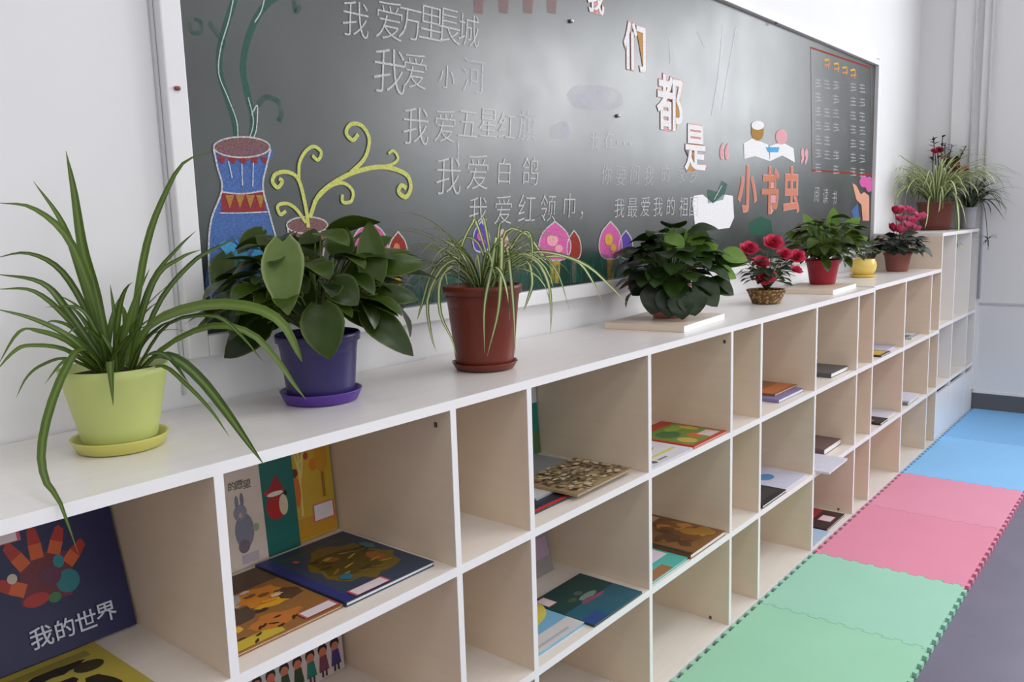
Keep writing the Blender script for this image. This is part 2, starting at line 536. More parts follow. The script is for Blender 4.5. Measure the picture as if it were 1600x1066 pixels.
FW = 0.040; FD = WY - 0.030
for nm, a in (('left', (BX0 - FW, BX0, BZ0 - FW, BZ1 + FW)), ('right', (BX1, BX1 + FW, BZ0 - FW, BZ1 + FW)),
              ('top', (BX0, BX1, BZ1, BZ1 + FW * 0.7)), ('bottom', (BX0, BX1, BZ0 - FW, BZ0))):
    MB().box(a[0], a[1], FD, WY - 0.0005, a[2], a[3]).build('frame_rail', M_frame, cb, bevel=0.003)
# thin grey groove strip beside the left rail, and the pins
MB().box(BX0 - FW - 0.006, BX0 - FW - 0.001, WY - 0.008, WY - 0.0005, 0.985, BZ1 + FW).build('frame_groove', M_pipe, cb)
M_pin = mat('rusty_pin', srgb(150, 84, 84), 0.5)
for q, yy in (((277, 138), FD), ((1213, 36), FD)):
    P = on_y(q, yy - 0.002)
    MB().lathe([(0.0, -0.004), (0.005, -0.003), (0.006, 0.0), (0.005, 0.003), (0.0, 0.004)], P, 10).build('pin', M_pin, cb, smooth_=True)
M_mag = mat('steel_pin', (0.6, 0.6, 0.6, 1), 0.3, 0.1, 8, 0.5, 0, 0.8)
for q in ((893, 33), (966, 181)):
    P = on_y(q, YB - 0.004)
    MB().lathe([(0.0, -0.006), (0.006, -0.004), (0.007, 0.0), (0.006, 0.004), (0.0, 0.006)], P, 10).build('pin', M_mag, cb, smooth_=True)

CH = {
    'white': chalk_mat('chalk_white', (0.80, 0.80, 0.78, 1), 0.60),
    'faint': chalk_mat('chalk_faint', (0.80, 0.80, 0.84, 1), 0.34),
    'lilac_film': chalk_mat('lilac_board_film', (0.75, 0.75, 0.86, 1), 0.22, 9),
    'lime': chalk_mat('chalk_lime', srgb(212, 216, 120), 0.88),
    'green': chalk_mat('chalk_green', srgb(52, 118, 96), 0.45),
    'greenf': chalk_mat('chalk_green_faint', srgb(44, 108, 88), 0.26, 60),
    'blue': chalk_mat('chalk_blue', srgb(92, 122, 184), 0.80),
    'sky': chalk_mat('chalk_sky', srgb(92, 178, 228), 0.85),
    'red': chalk_mat('chalk_red', srgb(164, 66, 56), 0.75),
    'brown': chalk_mat('chalk_brown', srgb(146, 108, 108), 0.7),
    'orange': chalk_mat('chalk_orange', srgb(222, 146, 116), 0.75),
    'pink': chalk_mat('chalk_pink', srgb(224, 110, 176), 0.82),
    'rose': chalk_mat('chalk_rose', srgb(242, 178, 184), 0.8),
    'crimson': chalk_mat('chalk_crimson', srgb(196, 44, 84), 0.85),
    'purple': chalk_mat('chalk_purple', srgb(108, 84, 176), 0.85),
    'yellow': chalk_mat('chalk_yellow', srgb(228, 186, 72), 0.8),
    'solid': chalk_mat('chalk_solid_white', (0.92, 0.92, 0.93, 1), 0.95),
    'skin': chalk_mat('chalk_skin', srgb(238, 176, 150), 0.85),
    'ochre': chalk_mat('chalk_ochre', srgb(206, 158, 100), 0.8),
    'dusk': chalk_mat('chalk_dusty_red', srgb(168, 112, 112), 0.34),
    'tan': chalk_mat('chalk_tan', srgb(180, 140, 76), 0.85),
}
class Chalk:
    """strokes and filled shapes lying on the board; coordinates read off the photograph and laid on the board plane"""
    def __init__(self): self.mb, self.mats, self.n = MB(), [], 0
    def up(self, lay):                               # every stroke a hair above the one before
        self.n += 1
        return lay + 0.03 * self.n
    def mi(self, k):
        if CH[k] not in self.mats: self.mats.append(CH[k])
        return self.mats.index(CH[k])
    def stroke(self, pts, w, col, lay=2, n=None, taper=False):
        lay = self.up(lay)
        W = [bp(q, lay) for q in pts]
        if n is None: n = 2 if len(W) == 2 else 5 * len(W)
        P = smooth(W, n)
        V, Fc = [], []
        for i, p in enumerate(P):
            t = P[min(n - 1, i + 1)] - P[max(0, i - 1)]
            if t.length < 1e-9: t = Vector((1, 0, 0))
            t.normalize()
            s = Vector((-t.z, 0, t.x))
            hw = 0.5 * w * depth(p) / FPX * (1.0 if not taper else (0.35 + 0.65 * (1 - i / (n - 1))))
            V += [p + s * hw, p - s * hw]
        for i in range(n - 1): Fc.append((2 * i, 2 * i + 2, 2 * i + 3, 2 * i + 1))
        self.mb.add(V, Fc, self.mi(col))
    def fill(self, pts, col, lay=1, curve=0):
        lay = self.up(lay)
        W = [bp(q, lay) for q in pts]
        if curve:
            W = smooth(W + [W[0]], curve)[:-1]
        self.mb.add(W, [tuple(range(len(W)))], self.mi(col))
    def outline(self, pts, w, col, lay=2, curve=0):
        self.stroke(list(pts) + [pts[0]], w, col, lay, n=curve or None)
    def done(self, name): return self.mb.build(name, self.mats, cb)

def ell(cx, cy, rx, ry, n=20, a0=0, a1=360):
    return [(cx + rx * math.cos(math.radians(a0 + (a1 - a0) * i / n)), cy + ry * math.sin(math.radians(a0 + (a1 - a0) * i / n))) for i in range(n if a1 - a0 == 360 else n + 1)]

# blue vase with two wavy stalks
c = Chalk()
c.fill([(334, 233), (340, 262), (347, 296), (330, 345), (326, 400), (330, 470), (432, 462), (437, 400), (424, 345), (411, 294), (416, 262), (423, 233)], 'blue', 1, 60)
c.fill([(347, 302), (412, 300), (415, 330), (345, 332)], 'red', 2)
for k in range(4):
    x = 352 + k * 16
    c.fill([(x, 305), (x + 14, 305), (x + 7, 326)], 'tan', 3)
c.fill(ell(378, 232, 43, 19), 'brown', 2)
for k in range(5):
    x = 340 + k * 17
    c.fill([(x, 244), (x + 12, 247), (x + 10, 256), (x + 2, 253)], 'red', 3)
c.outline(ell(378, 230, 44, 16), 2.5, 'white', 4, 40)
c.stroke([(334, 233), (340, 262), (347, 296), (330, 345), (326, 400), (330, 470)], 3, 'white', 4)
c.stroke([(423, 233), (416, 262), (411, 294), (424, 345), (437, 400), (432, 462)], 3, 'white', 4)
for a, b in (((357, 252), (363, 278)), ((378, 256), (379, 290)), ((396, 254), (395, 292))): c.stroke([a, b], 2, 'white', 4)
c.stroke([(345, 300), (378, 303), (413, 298)], 2.5, 'white', 4)
c.stroke([(343, 333), (378, 333), (418, 331)], 2, 'white', 4)
for w in ([(388, 398), (360, 378), (342, 382), (352, 396), (348, 408), (372, 412)], [(392, 398), (412, 374), (424, 384), (416, 398), (424, 412), (400, 414)]):
    c.fill(w, 'sky', 3, 30)
c.stroke([(366, 372), (386, 396), (392, 372)], 2, 'sky', 3)
c.done('chalk_vase')
c = Chalk()
for pts, w in (([(369, 228), (368, 195), (356, 155), (345, 120), (343, 85), (352, 45), (366, 0), (372, -30)], 11), ([(392, 226), (396, 190), (388, 150), (380, 110), (385, 70), (400, 30), (416, 8), (440, -12)], 11)):
    c.stroke(pts, w, 'green', 1)
for pts in ([(372, 226), (370, 190), (356, 152), (342, 115), (345, 75), (358, 30), (366, -8)], [(388, 222), (396, 190), (388, 152)], [(393, 180), (402, 165), (401, 200), (396, 216)], [(398, 35), (408, 18), (414, -5)]):
    c.stroke(pts, 2, 'white', 2)
c.stroke([(402, 165), (416, 152), (434, 158), (440, 176), (436, 190)], 9, 'greenf', 1)
c.stroke([(296, 34), (300, 50), (314, 50), (314, 34), (304, 30)], 6, 'greenf', 1)
c.stroke([(326, 35), (345, 60), (352, 80)], 9, 'greenf', 1)
c.stroke([(460, 0), (462, 18), (470, 8)], 8, 'greenf', 1)
c.done('chalk_stalk')
# flower pot with curling lime tendrils
c = Chalk()
c.fill([(449, 353), (455, 405), (505, 405), (512, 353)], 'brown', 1)
c.fill(ell(480, 352, 32, 13), 'brown', 2)
c.outline(ell(480, 352, 32, 13), 2.5, 'white', 3, 40)
for a, b in (((449, 353), (456, 405)), ((512, 353), (504, 405))): c.stroke([a, b], 2.5, 'white', 3)
TEN = [([(482, 356), (478, 325), (467, 282), (450, 269), (431, 272), (426, 284), (434, 293), (441, 284), (436, 279)], 8),
       ([(467, 284), (468, 255), (478, 236), (491, 229), (502, 238), (497, 250), (488, 243)], 7),
       ([(484, 340), (500, 303), (540, 275), (582, 262), (612, 263), (636, 274), (642, 293), (634, 308), (623, 300), (627, 290), (635, 294)], 9),
       ([(548, 270), (570, 247), (577, 218), (566, 197), (549, 194), (541, 207), (551, 219), (560, 210)], 8),
       ([(592, 262), (614, 256), (622, 247), (615, 236), (607, 240)], 6),
       ([(478, 348), (462, 326), (447, 318), (434, 322), (438, 335), (447, 330)], 7),
       ([(490, 316), (515, 292), (536, 286), (551, 298), (549, 314), (536, 316), (535, 304)], 7)]
for pts, w in TEN: c.stroke(pts, w * 0.8, 'lime', 4, 50)
c.done('chalk_tendril')
# row of tulip shapes at the bottom
c = Chalk()
def tulip(cx, y0, y1, hw, col, stem=None, deco=None):
    c = Chalk()
    pts = [(cx, y0), (cx + hw * .75, y0 + (y1 - y0) * .3), (cx + hw, y0 + (y1 - y0) * .7), (cx + hw * .6, y1), (cx - hw * .6, y1), (cx - hw, y0 + (y1 - y0) * .7), (cx - hw * .75, y0 + (y1 - y0) * .3)]
    c.fill(pts, col, 2, 36)
    c.outline(pts, 2.5, 'white', 3, 40)
    if deco:
        c.fill(ell(cx - hw * .15, (y0 + y1) / 2, hw * .35, (y1 - y0) * .16), deco, 4)
        c.fill(ell(cx + hw * .25, y0 + (y1 - y0) * .72, hw * .25, (y1 - y0) * .1), deco, 4)
    if stem: c.fill([(cx - hw * .35, y1), (cx + hw * .35, y1), (cx + hw * .25, y1 + 38), (cx - hw * .25, y1 + 38)], stem, 1)
    c.done('chalk_tulip')
tulip(578, 345, 405, 28, 'pink', 'orange', 'crimson')
tulip(622, 362, 415, 15, 'red', 'yellow', 'orange')
tulip(752, 346, 392, 13, 'purple', None, 'pink')
tulip(785, 358, 400, 10, 'rose', 'yellow')
tulip(867, 346, 405, 25, 'pink', 'yellow', 'rose')
tulip(897, 360, 404, 11, 'red', 'brown')
tulip(954, 346, 403, 18, 'pink', 'tan', 'yellow')
tulip(978, 360, 402, 11, 'purple', None)

c = Chalk()
rnd = random.Random(4)
for k in range(85):
    x = 560 + k * 5.4 + rnd.uniform(-3, 3)
    yb = 523 - (x - 317) * 0.133 - 3
    h = rnd.uniform(14, 34)
    c.stroke([(x, yb), (x + rnd.uniform(-6, 6), yb - h)], 3, 'green' if k % 3 else 'greenf', 1)
for x in range(540, 1000, 46):
    yb = 523 - (x - 317) * 0.133
    c.fill([(x, yb - 4), (x + 46, yb - 10), (x + 46, yb - 44), (x + 20, yb - 52), (x, yb - 40)], 'greenf', .6)
c.done('chalk_grass')

# handwriting
def chars(name, items, col, weight=-0.004, shear=0.12, lay=3):
    """each item: character, centre x, top y, bottom y (on the photograph); col may list (colour, weight) layers, back to front"""
    layers = col if isinstance(col, list) else [(col, weight)]
    for it in items:
        ch, cx, yt, yb = it[:4]
        mb, mats = MB(), []
        geo = None
        for k, (cname, wt) in enumerate(layers):
            A, B = bp((cx, yt), lay + k), bp((cx, yb), lay + k)
            h = (A - B).length
            cu = bpy.data.curves.new('glyph', 'FONT')
            cu.body = ch; cu.size = 1.0; cu.offset = wt; cu.shear = shear; cu.resolution_u = 3
            o = bpy.data.objects.new('glyph', cu)
            scene.collection.objects.link(o)
            dg = bpy.context.evaluated_depsgraph_get()
            me = bpy.data.meshes.new_from_object(o.evaluated_get(dg))
            if me.vertices:
                xs = [v.co.x for v in me.vertices]; ys = [v.co.y for v in me.vertices]
                if geo is None:
                    w0 = max(xs) - min(xs); h0 = max(ys) - min(ys)
                    geo = ((max(xs) + min(xs)) / 2, (max(ys) + min(ys)) / 2, h / max(h0, 0.35 * w0))
                mx, my, s = geo
                sx = s * (it[4] if len(it) > 4 else 0.95)
                Cc = (A + B) / 2
                mats.append(CH[cname])
                mb.add([(Cc.x + (v.co.x - mx) * sx, Cc.y, Cc.z + (v.co.y - my) * s) for v in me.vertices],
                       [tuple(p.vertices) for p in me.polygons], len(mats) - 1)
            bpy.data.objects.remove(o); bpy.data.meshes.remove(me); bpy.data.curves.remove(cu)
        mb.build(name, mats, cb)
L1 = [('我', 556, 2, 58), ('爱', 608, 2, 62), ('万', 641, 14, 62), ('里', 672, 10, 62), ('長', 701, 14, 68), ('城', 733, 22, 72)]
L2 = [('我', 609, 76, 146), ('爱', 648, 84, 138), ('小', 698, 102, 138), ]
L3 = [('我', 650, 168, 226), ('爱', 695, 172, 222), ('五', 730, 174, 214), ('星', 762, 170, 214), ('红', 792, 176, 216), ]
L4 = [('我', 701, 246, 304), ('爱', 746, 242, 296), ('白', 788, 248, 288), ('鸽', 829, 246, 289)]
L5 = [('我', 747, 308, 352), ('爱', 786, 306, 350), ('红', 823, 304, 346), ('领', 857, 304, 346), ('巾', 890, 302, 340), ('，', 909, 330, 342)]
chars('chalk_character', [('河', 741, 92, 146)], 'faint', -0.012)
chars('chalk_character', [('旗', 824, 172, 220)], 'faint', -0.012)
for l, col in ((L1, 'white'), (L2, 'white'), (L3, 'white'), (L4, 'white'), (L5, 'white')): chars('chalk_character', l, col, -0.013)
chars('chalk_character', [('我', 930, 206, 234), ('在', 952, 205, 232), ('…', 975, 216, 232)], 'faint', -0.012)
chars('chalk_character', [('你', 948, 258, 288), ('要', 970, 260, 290), ('问', 992, 258, 288), ('我', 1014, 260, 290), ('的', 1040, 258, 284), ('家', 1064, 258, 286), ('乡', 1084, 258, 286)], 'faint', -0.012)
chars('chalk_character', [('我', 968, 310, 340), ('最', 988, 310, 340), ('爱', 1008, 308, 338), ('我', 1028, 308, 338), ('的', 1048, 308, 336), ('祖', 1068, 308, 338), ('国', 1084, 308, 338)], 'white', -0.012)
chars('chalk_character', [('阅', 1276, 292, 316), ('读', 1290, 294, 318), ('书', 1304, 298, 320)], 'white', -0.012)
# big title letters: pink outline, orange edge, white body
chars('title_character', [('我', 931, -30, 22), ('们', 992, 34, 112), ('都', 1047, 116, 206), ('是', 1087, 194, 270)],
      [('rose', 0.040), ('ochre', 0.029), ('solid', 0.021)], 0, 0.0, 2)
chars('title_character', [('小', 1168, 258, 332), ('书', 1204, 260, 336), ('虫', 1237, 260, 334)], [('rose', 0.036), ('orange', 0.022)], 0, 0.0, 2)
chars('title_character', [('“', 1132, 222, 250), ('”', 1257, 232, 258)], 'rose', 0.03, 0.0, 3)
# faint heading along the top edge
for x in (748, 787, 825, 862):
    c = Chalk()
    c.fill([(x - 8, -8), (x + 9, -8), (x + 7, 22), (x - 7, 20)], 'dusk', 2)
    c.done('chalk_heading')
# open book with two heads, white heart book, sprig, raised hand, ruled panel
c = Chalk()
c.fill([(1162, 224), (1175, 216), (1200, 226), (1203, 252), (1180, 244), (1163, 248)], 'solid', 2)
c.fill([(1203, 228), (1222, 222), (1240, 232), (1242, 254), (1222, 243), (1203, 252)], 'solid', 2)
c.fill(ell(1184, 206, 10, 14), 'tan', 3); c.fill(ell(1221, 214, 9, 12), 'rose', 3)
c.fill(ell(1184, 196, 10, 7), 'solid', 4); c.fill([(1196, 230), (1218, 230), (1216, 238), (1200, 238)], 'sky', 3)
c.done('chalk_reading_children')
c = Chalk()
c.fill([(1082, 318), (1084, 306), (1098, 304), (1114, 318), (1130, 304), (1145, 306), (1147, 340), (1140, 356), (1112, 360), (1086, 352)], 'solid', 2)
c.fill([(1106, 318), (1106, 296), (1122, 300), (1128, 282), (1137, 288), (1130, 312), (1114, 316)], 'green', 3)
c.stroke([(1116, 312), (1128, 290)], 2, 'white', 4)
c.done('chalk_white_book')
c = Chalk()
c.fill([(1332, 286), (1338, 290), (1345, 304), (1350, 300), (1358, 306), (1358, 345), (1348, 345), (1346, 320), (1338, 312)], 'skin', 2)
c.fill(ell(1350, 284, 7, 9), 'pink', 3); c.fill(ell(1358, 288, 6, 12), 'pink', 3)
c.fill([(1340, 318), (1343, 345), (1336, 345), (1330, 330)], 'blue', 2)
c.done('chalk_hand')
c = Chalk()
c.fill([(1170, 348), (1188, 338), (1206, 345), (1208, 368), (1172, 368)], 'green', 2)
c.done('chalk_leaf')
c = Chalk()
c.stroke([(1266, 74), (1361, 106)], 2.6, 'red', 2); c.stroke([(1267, 74), (1269, 266)], 2.2, 'brown', 2)
c.stroke([(1269, 266), (1362, 273)], 2.6, 'red', 2); c.stroke([(1361, 106), (1361, 272)], 2.5, 'brown', 2)
c.done('chalk_panel_border')
for x, y in ((1292, 100), (1307, 106), (1320, 112), (1333, 116)):
    c = Chalk(); c.stroke([(x - 4, y - 6), (x + 3, y - 6), (x + 2, y + 7)], 3, 'yellow', 2); c.stroke([(x - 4, y + 2), (x + 5, y + 1)], 3, 'orange', 2); c.done('chalk_heading')
c = Chalk()
rnd = random.Random(9)
for x in (1278, 1292, 1306, 1333, 1347):
    for y in range(128, 262, 22):
        if x < 1340 and rnd.random() < 0.12: continue
        yy = y + (x - 1266) * 0.12
        col = 'faint'
        c.stroke([(x - 4, yy - 5), (x + 4, yy - 4)], 1.6, col, 2); c.stroke([(x - 4, yy), (x + 4, yy + 1)], 1.6, col, 2)
        c.stroke([(x, yy - 8), (x - rnd.uniform(-2, 2), yy + 7)], 1.6, col, 2); c.stroke([(x - 4, yy + 6), (x + 5, yy + 6 + rnd.uniform(-2, 2))], 1.6, col, 2)
c.done('handwriting')
for pts in ([(1130, 40), (1122, 120), (1112, 180)], [(1150, 45), (1138, 110), (1128, 170)], [(1046, 60), (1048, 100)], [(1090, 50), (1100, 70)], [(716, 220), (716, 262)]):
    c = Chalk(); c.stroke(pts, 3, 'faint', 2); c.done('smudge_and_glare')
c = Chalk()
c.fill([(885, 148), (905, 132), (960, 138), (975, 160), (950, 172), (900, 168)], 'lilac_film', 1, 30)  # window glare painted on the board as a pale lilac patch
c.done('smudge_and_glare')
c = Chalk()
c.fill([(860, 195), (885, 190), (890, 212), (862, 216)], 'lilac_film', 1, 20)
c.done('smudge_and_glare')
# ------------------------------------------------------------------ books
FLAT = {}
def flat_col(col, rough=0.45):
    k = (tuple(round(x, 4) for x in col), rough)
    if k not in FLAT: FLAT[k] = mat('print_%d' % len(FLAT), col, rough, 0.10, 25, 0.4)
    return FLAT[k]
def book(label, w, h, t, loc, rot, cover, art=(), sticker=None, group=None, hard=True, rz=0.0):
    """local frame: spine on the left (x=0), y up the cover, z out of the front cover"""
    r = thing('book', label, 'book', loc, group, rot)
    cm = flat_col(cover)
    ct = 0.0018
    mb = MB()
    mb.box(0, w, 0, h, 0, ct); mb.box(0, w, 0, h, t - ct, t); mb.box(0, ct, 0, h, ct, t - ct)
    mb.build('cover', cm, r, world=False)
    ov = 0.002
    MB().box(ct, w - ov, ov, h - ov, ct, t - ct).build('page_block', M_paper, r, world=False)
    if art:
        mats, mb = [], MB()
        for k, (shape, col) in enumerate([([(.012, .01), (.988, .01), (.988, .99), (.012, .99)], cover)] + list(art)):
            m = flat_col(col)
            if m not in mats: mats.append(m)
            z = t + 0.0002 + 0.00004 * k
            mb.add([(x * w, y * h, z) for x, y in shape], [tuple(range(len(shape)))], mats.index(m))
        mb.build('cover_picture', mats, r, world=False)
    if sticker:
        a, b, cc, d = sticker
        z = t + 0.0002 + 0.00004 * (len(art) + 2)
        mb = MB()
        mb.add([(a * w, b * h, z), (cc * w, b * h, z), (cc * w, d * h, z), (a * w, d * h, z)], [(0, 1, 2, 3)], 0)
        e = 0.06
        a2, b2, c2, d2 = a + (cc - a) * e, b + (d - b) * e, cc - (cc - a) * e, d - (d - b) * e
        z += 0.00006
        mb.add([(a2 * w, b2 * h, z), (c2 * w, b2 * h, z), (c2 * w, d2 * h, z), (a2 * w, d2 * h, z)], [(0, 1, 2, 3)], 1)
        o = mb.build('label_sticker', [flat_col(srgb(205, 90, 110)), flat_col(srgb(226, 216, 220))], r, world=False)
        o['label'] = 'white label sticker with a red border'
    return r

def R_(x0, y0, x1, y1): return [(x0, y0), (x1, y0), (x1, y1), (x0, y1)]
def E_(cx, cy, rx, ry, n=18, rot=0.0):
    return [(cx + rx * math.cos(a) * math.cos(rot) - ry * math.sin(a) * math.sin(rot), cy + rx * math.cos(a) * math.sin(rot) + ry * math.sin(a) * math.cos(rot)) for a in [2 * math.pi * i / n for i in range(n)]]
def wob(pts, g, k=0.28):
    """an uneven painted outline"""
    mx, my = sum(p[0] for p in pts) / len(pts), sum(p[1] for p in pts) / len(pts)
    return [(min(.985, max(.015, mx + (x - mx) * (1 + f))), min(.985, max(.015, my + (y - my) * (1 + f)))) for (x, y), f in ((p, g.uniform(-k, k)) for p in pts)]
def blobs(seed, n, cols, x0=0.05, y0=0.05, x1=0.95, y1=0.95, s0=0.03, s1=0.09):
    g = random.Random(seed); out = []
    for i in range(n):
        rx, ry = g.uniform(s0, s1), g.uniform(s0, s1)
        cx, cy = g.uniform(x0 + rx, x1 - rx), g.uniform(y0 + ry, y1 - ry)
        out.append((wob(E_(cx, cy, rx, ry, 10, g.uniform(-0.4, 0.4)), g), cols[i % len(cols)]))
    return out

def lying(label, f, r, b, zs, t, cover, art=(), sticker=None, lift=0.0, group=None, xlim=None, wmax=None):
    """a book lying on a shelf at height zs: f front-left corner, r front-right corner, b a point on the far edge"""
    z = zs + lift
    Fp, Rp, Bp = on_z(f, z + t), on_z(r, z + t), on_z(b, z + t)
    ax = (Rp - Fp); w = ax.length; ax.normalize()
    ay = Vector((-ax.y, ax.x, 0)); h = (Bp - Fp).dot(ay)
    return book(label, w, h, t, (Fp.x, Fp.y, z + 0.0004), (0, 0, math.atan2(ax.y, ax.x)), cover, art, sticker, group)
def standing(label, bl, br, zs, h, t, lean, cover, art=(), sticker=None, lift=0.0, group=None, ybase=None):
    """a book standing face out: bottom-left and bottom-right corners of its cover on the shelf"""
    z = zs + lift
    A, B = on_z(bl, z), on_z(br, z)
    if ybase is not None:
        A, B = on_y(bl, ybase), on_y(br, ybase)
    ang = math.atan2(B.y - A.y, B.x - A.x) if ybase is None else 0.0
    w = math.hypot(B.x - A.x, B.y - A.y)
    a = math.radians(lean)
    # the cover face is at local z=t, so push the spine back by the thickness
    return book(label, w, h, t, (A.x, A.y + t * math.cos(a) + 0.0, z + 0.0006 + t * math.sin(a) * 0.0), (math.radians(90) - a, 0, ang), cover, art, sticker, group)
NAVY, TEALC = srgb(34, 34, 78), srgb(26, 84, 86)
G_HIGH, G_MID, G_LOW = 'picture books on the top row of cubbies', 'picture books on the middle row of cubbies', 'picture books on the bottom row of cubbies'
def glyphs_on(parent, items, t, col, weight=0.010):
    """cover lettering: character, centre x, centre y, size (metres on the cover)"""
    V, Fc = [], []
    for ch, cx, cy, s in items:
        cu = bpy.data.curves.new('glyph', 'FONT'); cu.body = ch; cu.size = 1.0; cu.offset = weight; cu.resolution_u = 2
        o = bpy.data.objects.new('glyph', cu); scene.collection.objects.link(o)
        me = bpy.data.meshes.new_from_object(o.evaluated_get(bpy.context.evaluated_depsgraph_get()))
        xs = [v.co.x for v in me.vertices]; ys = [v.co.y for v in me.vertices]
        mx, my = (max(xs) + min(xs)) / 2, (max(ys) + min(ys)) / 2
        sc = s / max(max(ys) - min(ys), 0.3)
        k = len(V)
        V += [(cx + (v.co.x - mx) * sc, cy + (v.co.y - my) * sc, t) for v in me.vertices]
        Fc += [tuple(k + i for i in p.vertices) for p in me.polygons]
        bpy.data.objects.remove(o); bpy.data.meshes.remove(me); bpy.data.curves.remove(cu)
    mb = MB(); mb.add(V, Fc)
    return mb.build('cover_lettering', flat_col(col), parent, world=False)
def stand(label, x0, w, h, t, y, lean, zs, cover, art=(), sticker=None, group=None):
    a = math.radians(lean)
    return book(label, w, h, t, (x0, y + t * math.cos(a), zs + 0.0006), (math.radians(90) - a, 0, 0), cover, art, sticker, group)
def flat(label, x0, y0, w, h, t, zs, cover, art=(), sticker=None, group=None, ang=0.0):
    return book(label, w, h, t, (x0, y0, zs + 0.0005), (0, 0, math.radians(ang)), cover, art, sticker, group)

# first cubby of the top row: navy book with the painted hand
red, orange, maroon = srgb(172, 44, 34), srgb(206, 92, 38), srgb(110, 34, 48)
hand = [(R_(0, 0, .085, 1), srgb(28, 74, 80))]
hand += [([(.33, .34), (.64, .31), (.69, .56), (.57, .61), (.37, .59)], maroon)]
for (x, y, x2, y2, w) in ((.40, .55, .32, .70, .080), (.48, .58, .48, .755, .080), (.58, .58, .65, .72, .080), (.65, .50, .77, .60, .078), (.37, .42, .21, .51, .08)):
    dx, dy = x2 - x, y2 - y; l = math.hypot(dx, dy); nx, ny = -dy / l * w * .5, dx / l * w * .5
    mx, my = x + dx * .5, y + dy * .5
    hand += [([(x + nx, y + ny), (x - nx, y - ny), (mx - nx, my - ny), (mx + nx, my + ny)], orange),
             ([(mx + nx, my + ny), (mx - nx, my - ny), (x2 - nx * .7, y2 - ny * .7), (x2, y2 + .02), (x2 + nx * .7, y2 + ny * .7)], red)]
hand += [(E_(.63, .40, .075, .07), srgb(34, 120, 130)), (E_(.42, .35, .08, .04), red), (E_(.60, .53, .035, .04), srgb(40, 130, 140)), (E_(.53, .33, .04, .03), srgb(60, 120, 70)),
         (E_(.31, .51, .03, .03), srgb(200, 190, 170)), (E_(.53, .46, .07, .06), srgb(96, 40, 70))]
hb = stand('navy book with a painted handprint and white lettering, leaning in the first cubby', -0.2475, 0.235, 0.262, 0.015, 0.272, 17, S1, NAVY, hand, (.05, .715, .41, .80), G_HIGH)
glyphs_on(hb, [('我', .093, .036, .032), ('的', .127, .036, .030), ('世', .159, .036, .030), ('界', .191, .037, .031)], 0.0195, srgb(206, 210, 226))
_g = random.Random(2)
fig = [(wob(E_(.5, .62, .16, .12), _g), srgb(44, 36, 20)), (R_(.42, .3, .6, .55), srgb(52, 44, 24)), (wob(E_(.25, .45, .12, .2), _g), srgb(60, 50, 26)), (wob(E_(.75, .4, .1, .17), _g), srgb(52, 44, 24)), (wob(E_(.62, .80, .2, .05), _g), srgb(44, 36, 20)), (wob(E_(.35, .72, .12, .08), _g), srgb(52, 42, 22)), (R_(.1, .85, .9, .93), srgb(150, 140, 60)), (E_(.82, .72, .1, .07), srgb(64, 56, 30)), (E_(.2, .75, .09, .07), srgb(96, 84, 36))]
flat('yellow book with dark figures lying flat in front of the navy book', -0.297, 0.016, 0.212, 0.25, 0.006, S1, srgb(186, 172, 74), fig, None, G_HIGH)

# second cubby of the top row
rab = [(E_(.78, .27, .10, .13), srgb(122, 124, 138)), (E_(.755, .41, .07, .06), srgb(132, 134, 148)), (E_(.73, .49, .02, .05), srgb(120, 122, 136)), (E_(.785, .50, .02, .05), srgb(120, 110, 130)), (E_(.76, .16, .06, .05), srgb(112, 98, 112)), (E_(.755, .39, .02, .02), srgb(200, 150, 150)), (E_(.90, .27, .035, .03), srgb(150, 160, 130)), (R_(.72, .03, .90, .10), srgb(176, 164, 176))]
wb = stand('whitish picture book with a grey rabbit, leftmost of the three standing against the back', 0.075, 0.208, 0.268, 0.006, 0.330, 4, S1, srgb(206, 192, 180), rab, None, G_HIGH)
glyphs_on(wb, [('的', .146, .165, .017), ('愿', .162, .164, .017), ('望', .178, .162, .017)], 0.0068, srgb(92, 92, 70))
robin = [(E_(.78, .36, .12, .10), srgb(168, 34, 34)), (E_(.855, .355, .05, .08), srgb(206, 190, 160)), (E_(.765, .475, .115, .03), srgb(176, 40, 40)), ([(.69, .48), (.80, .60), (.87, .48)], srgb(150, 30, 34)), (E_(.775, .455, .09, .018), srgb(216, 210, 200)), (E_(.89, .44, .018, .018), srgb(20, 20, 20)), (R_(.5, .1, .95, .2), srgb(24, 104, 96))]
stand('teal picture book with a red bird in a hat, between the whitish and yellow books', 0.157, 0.208, 0.268, 0.006, 0.3385, 4, S1, srgb(28, 100, 92), robin, None, G_HIGH)
tree = [(R_(.52, .02, 1, .18), srgb(190, 140, 40)), (R_(.86, .3, .90, .75), srgb(150, 110, 40))]
for (x, y, x2, y2) in ((.60, .2, .62, .9), (.62, .5, .72, .85), (.61, .55, .54, .82), (.63, .62, .80, .95), (.66, .7, .66, .95)):
    tree.append(([(x - .012, y), (x + .012, y), (x2 + .008, y2), (x2 - .008, y2)], srgb(214, 196, 120)))
tree += [(E_(.56, .4, .045, .12), srgb(196, 110, 40)), (E_(.55, .55, .04, .035), srgb(90, 60, 30)), (E_(.78, .58, .05, .05), srgb(210, 120, 40)), (E_(.88, .62, .08, .12), srgb(196, 140, 40)), (E_(.75, .8, .06, .05), srgb(180, 130, 40)), (E_(.70, .66, .03, .03), srgb(170, 70, 40))]
stand('yellow picture book with a pale tree and a white label, rightmost of the three standing', 0.258, 0.210, 0.268, 0.007, 0.3475, 4, S1, srgb(196, 160, 52), tree, (.72, .12, .98, .26), G_HIGH)
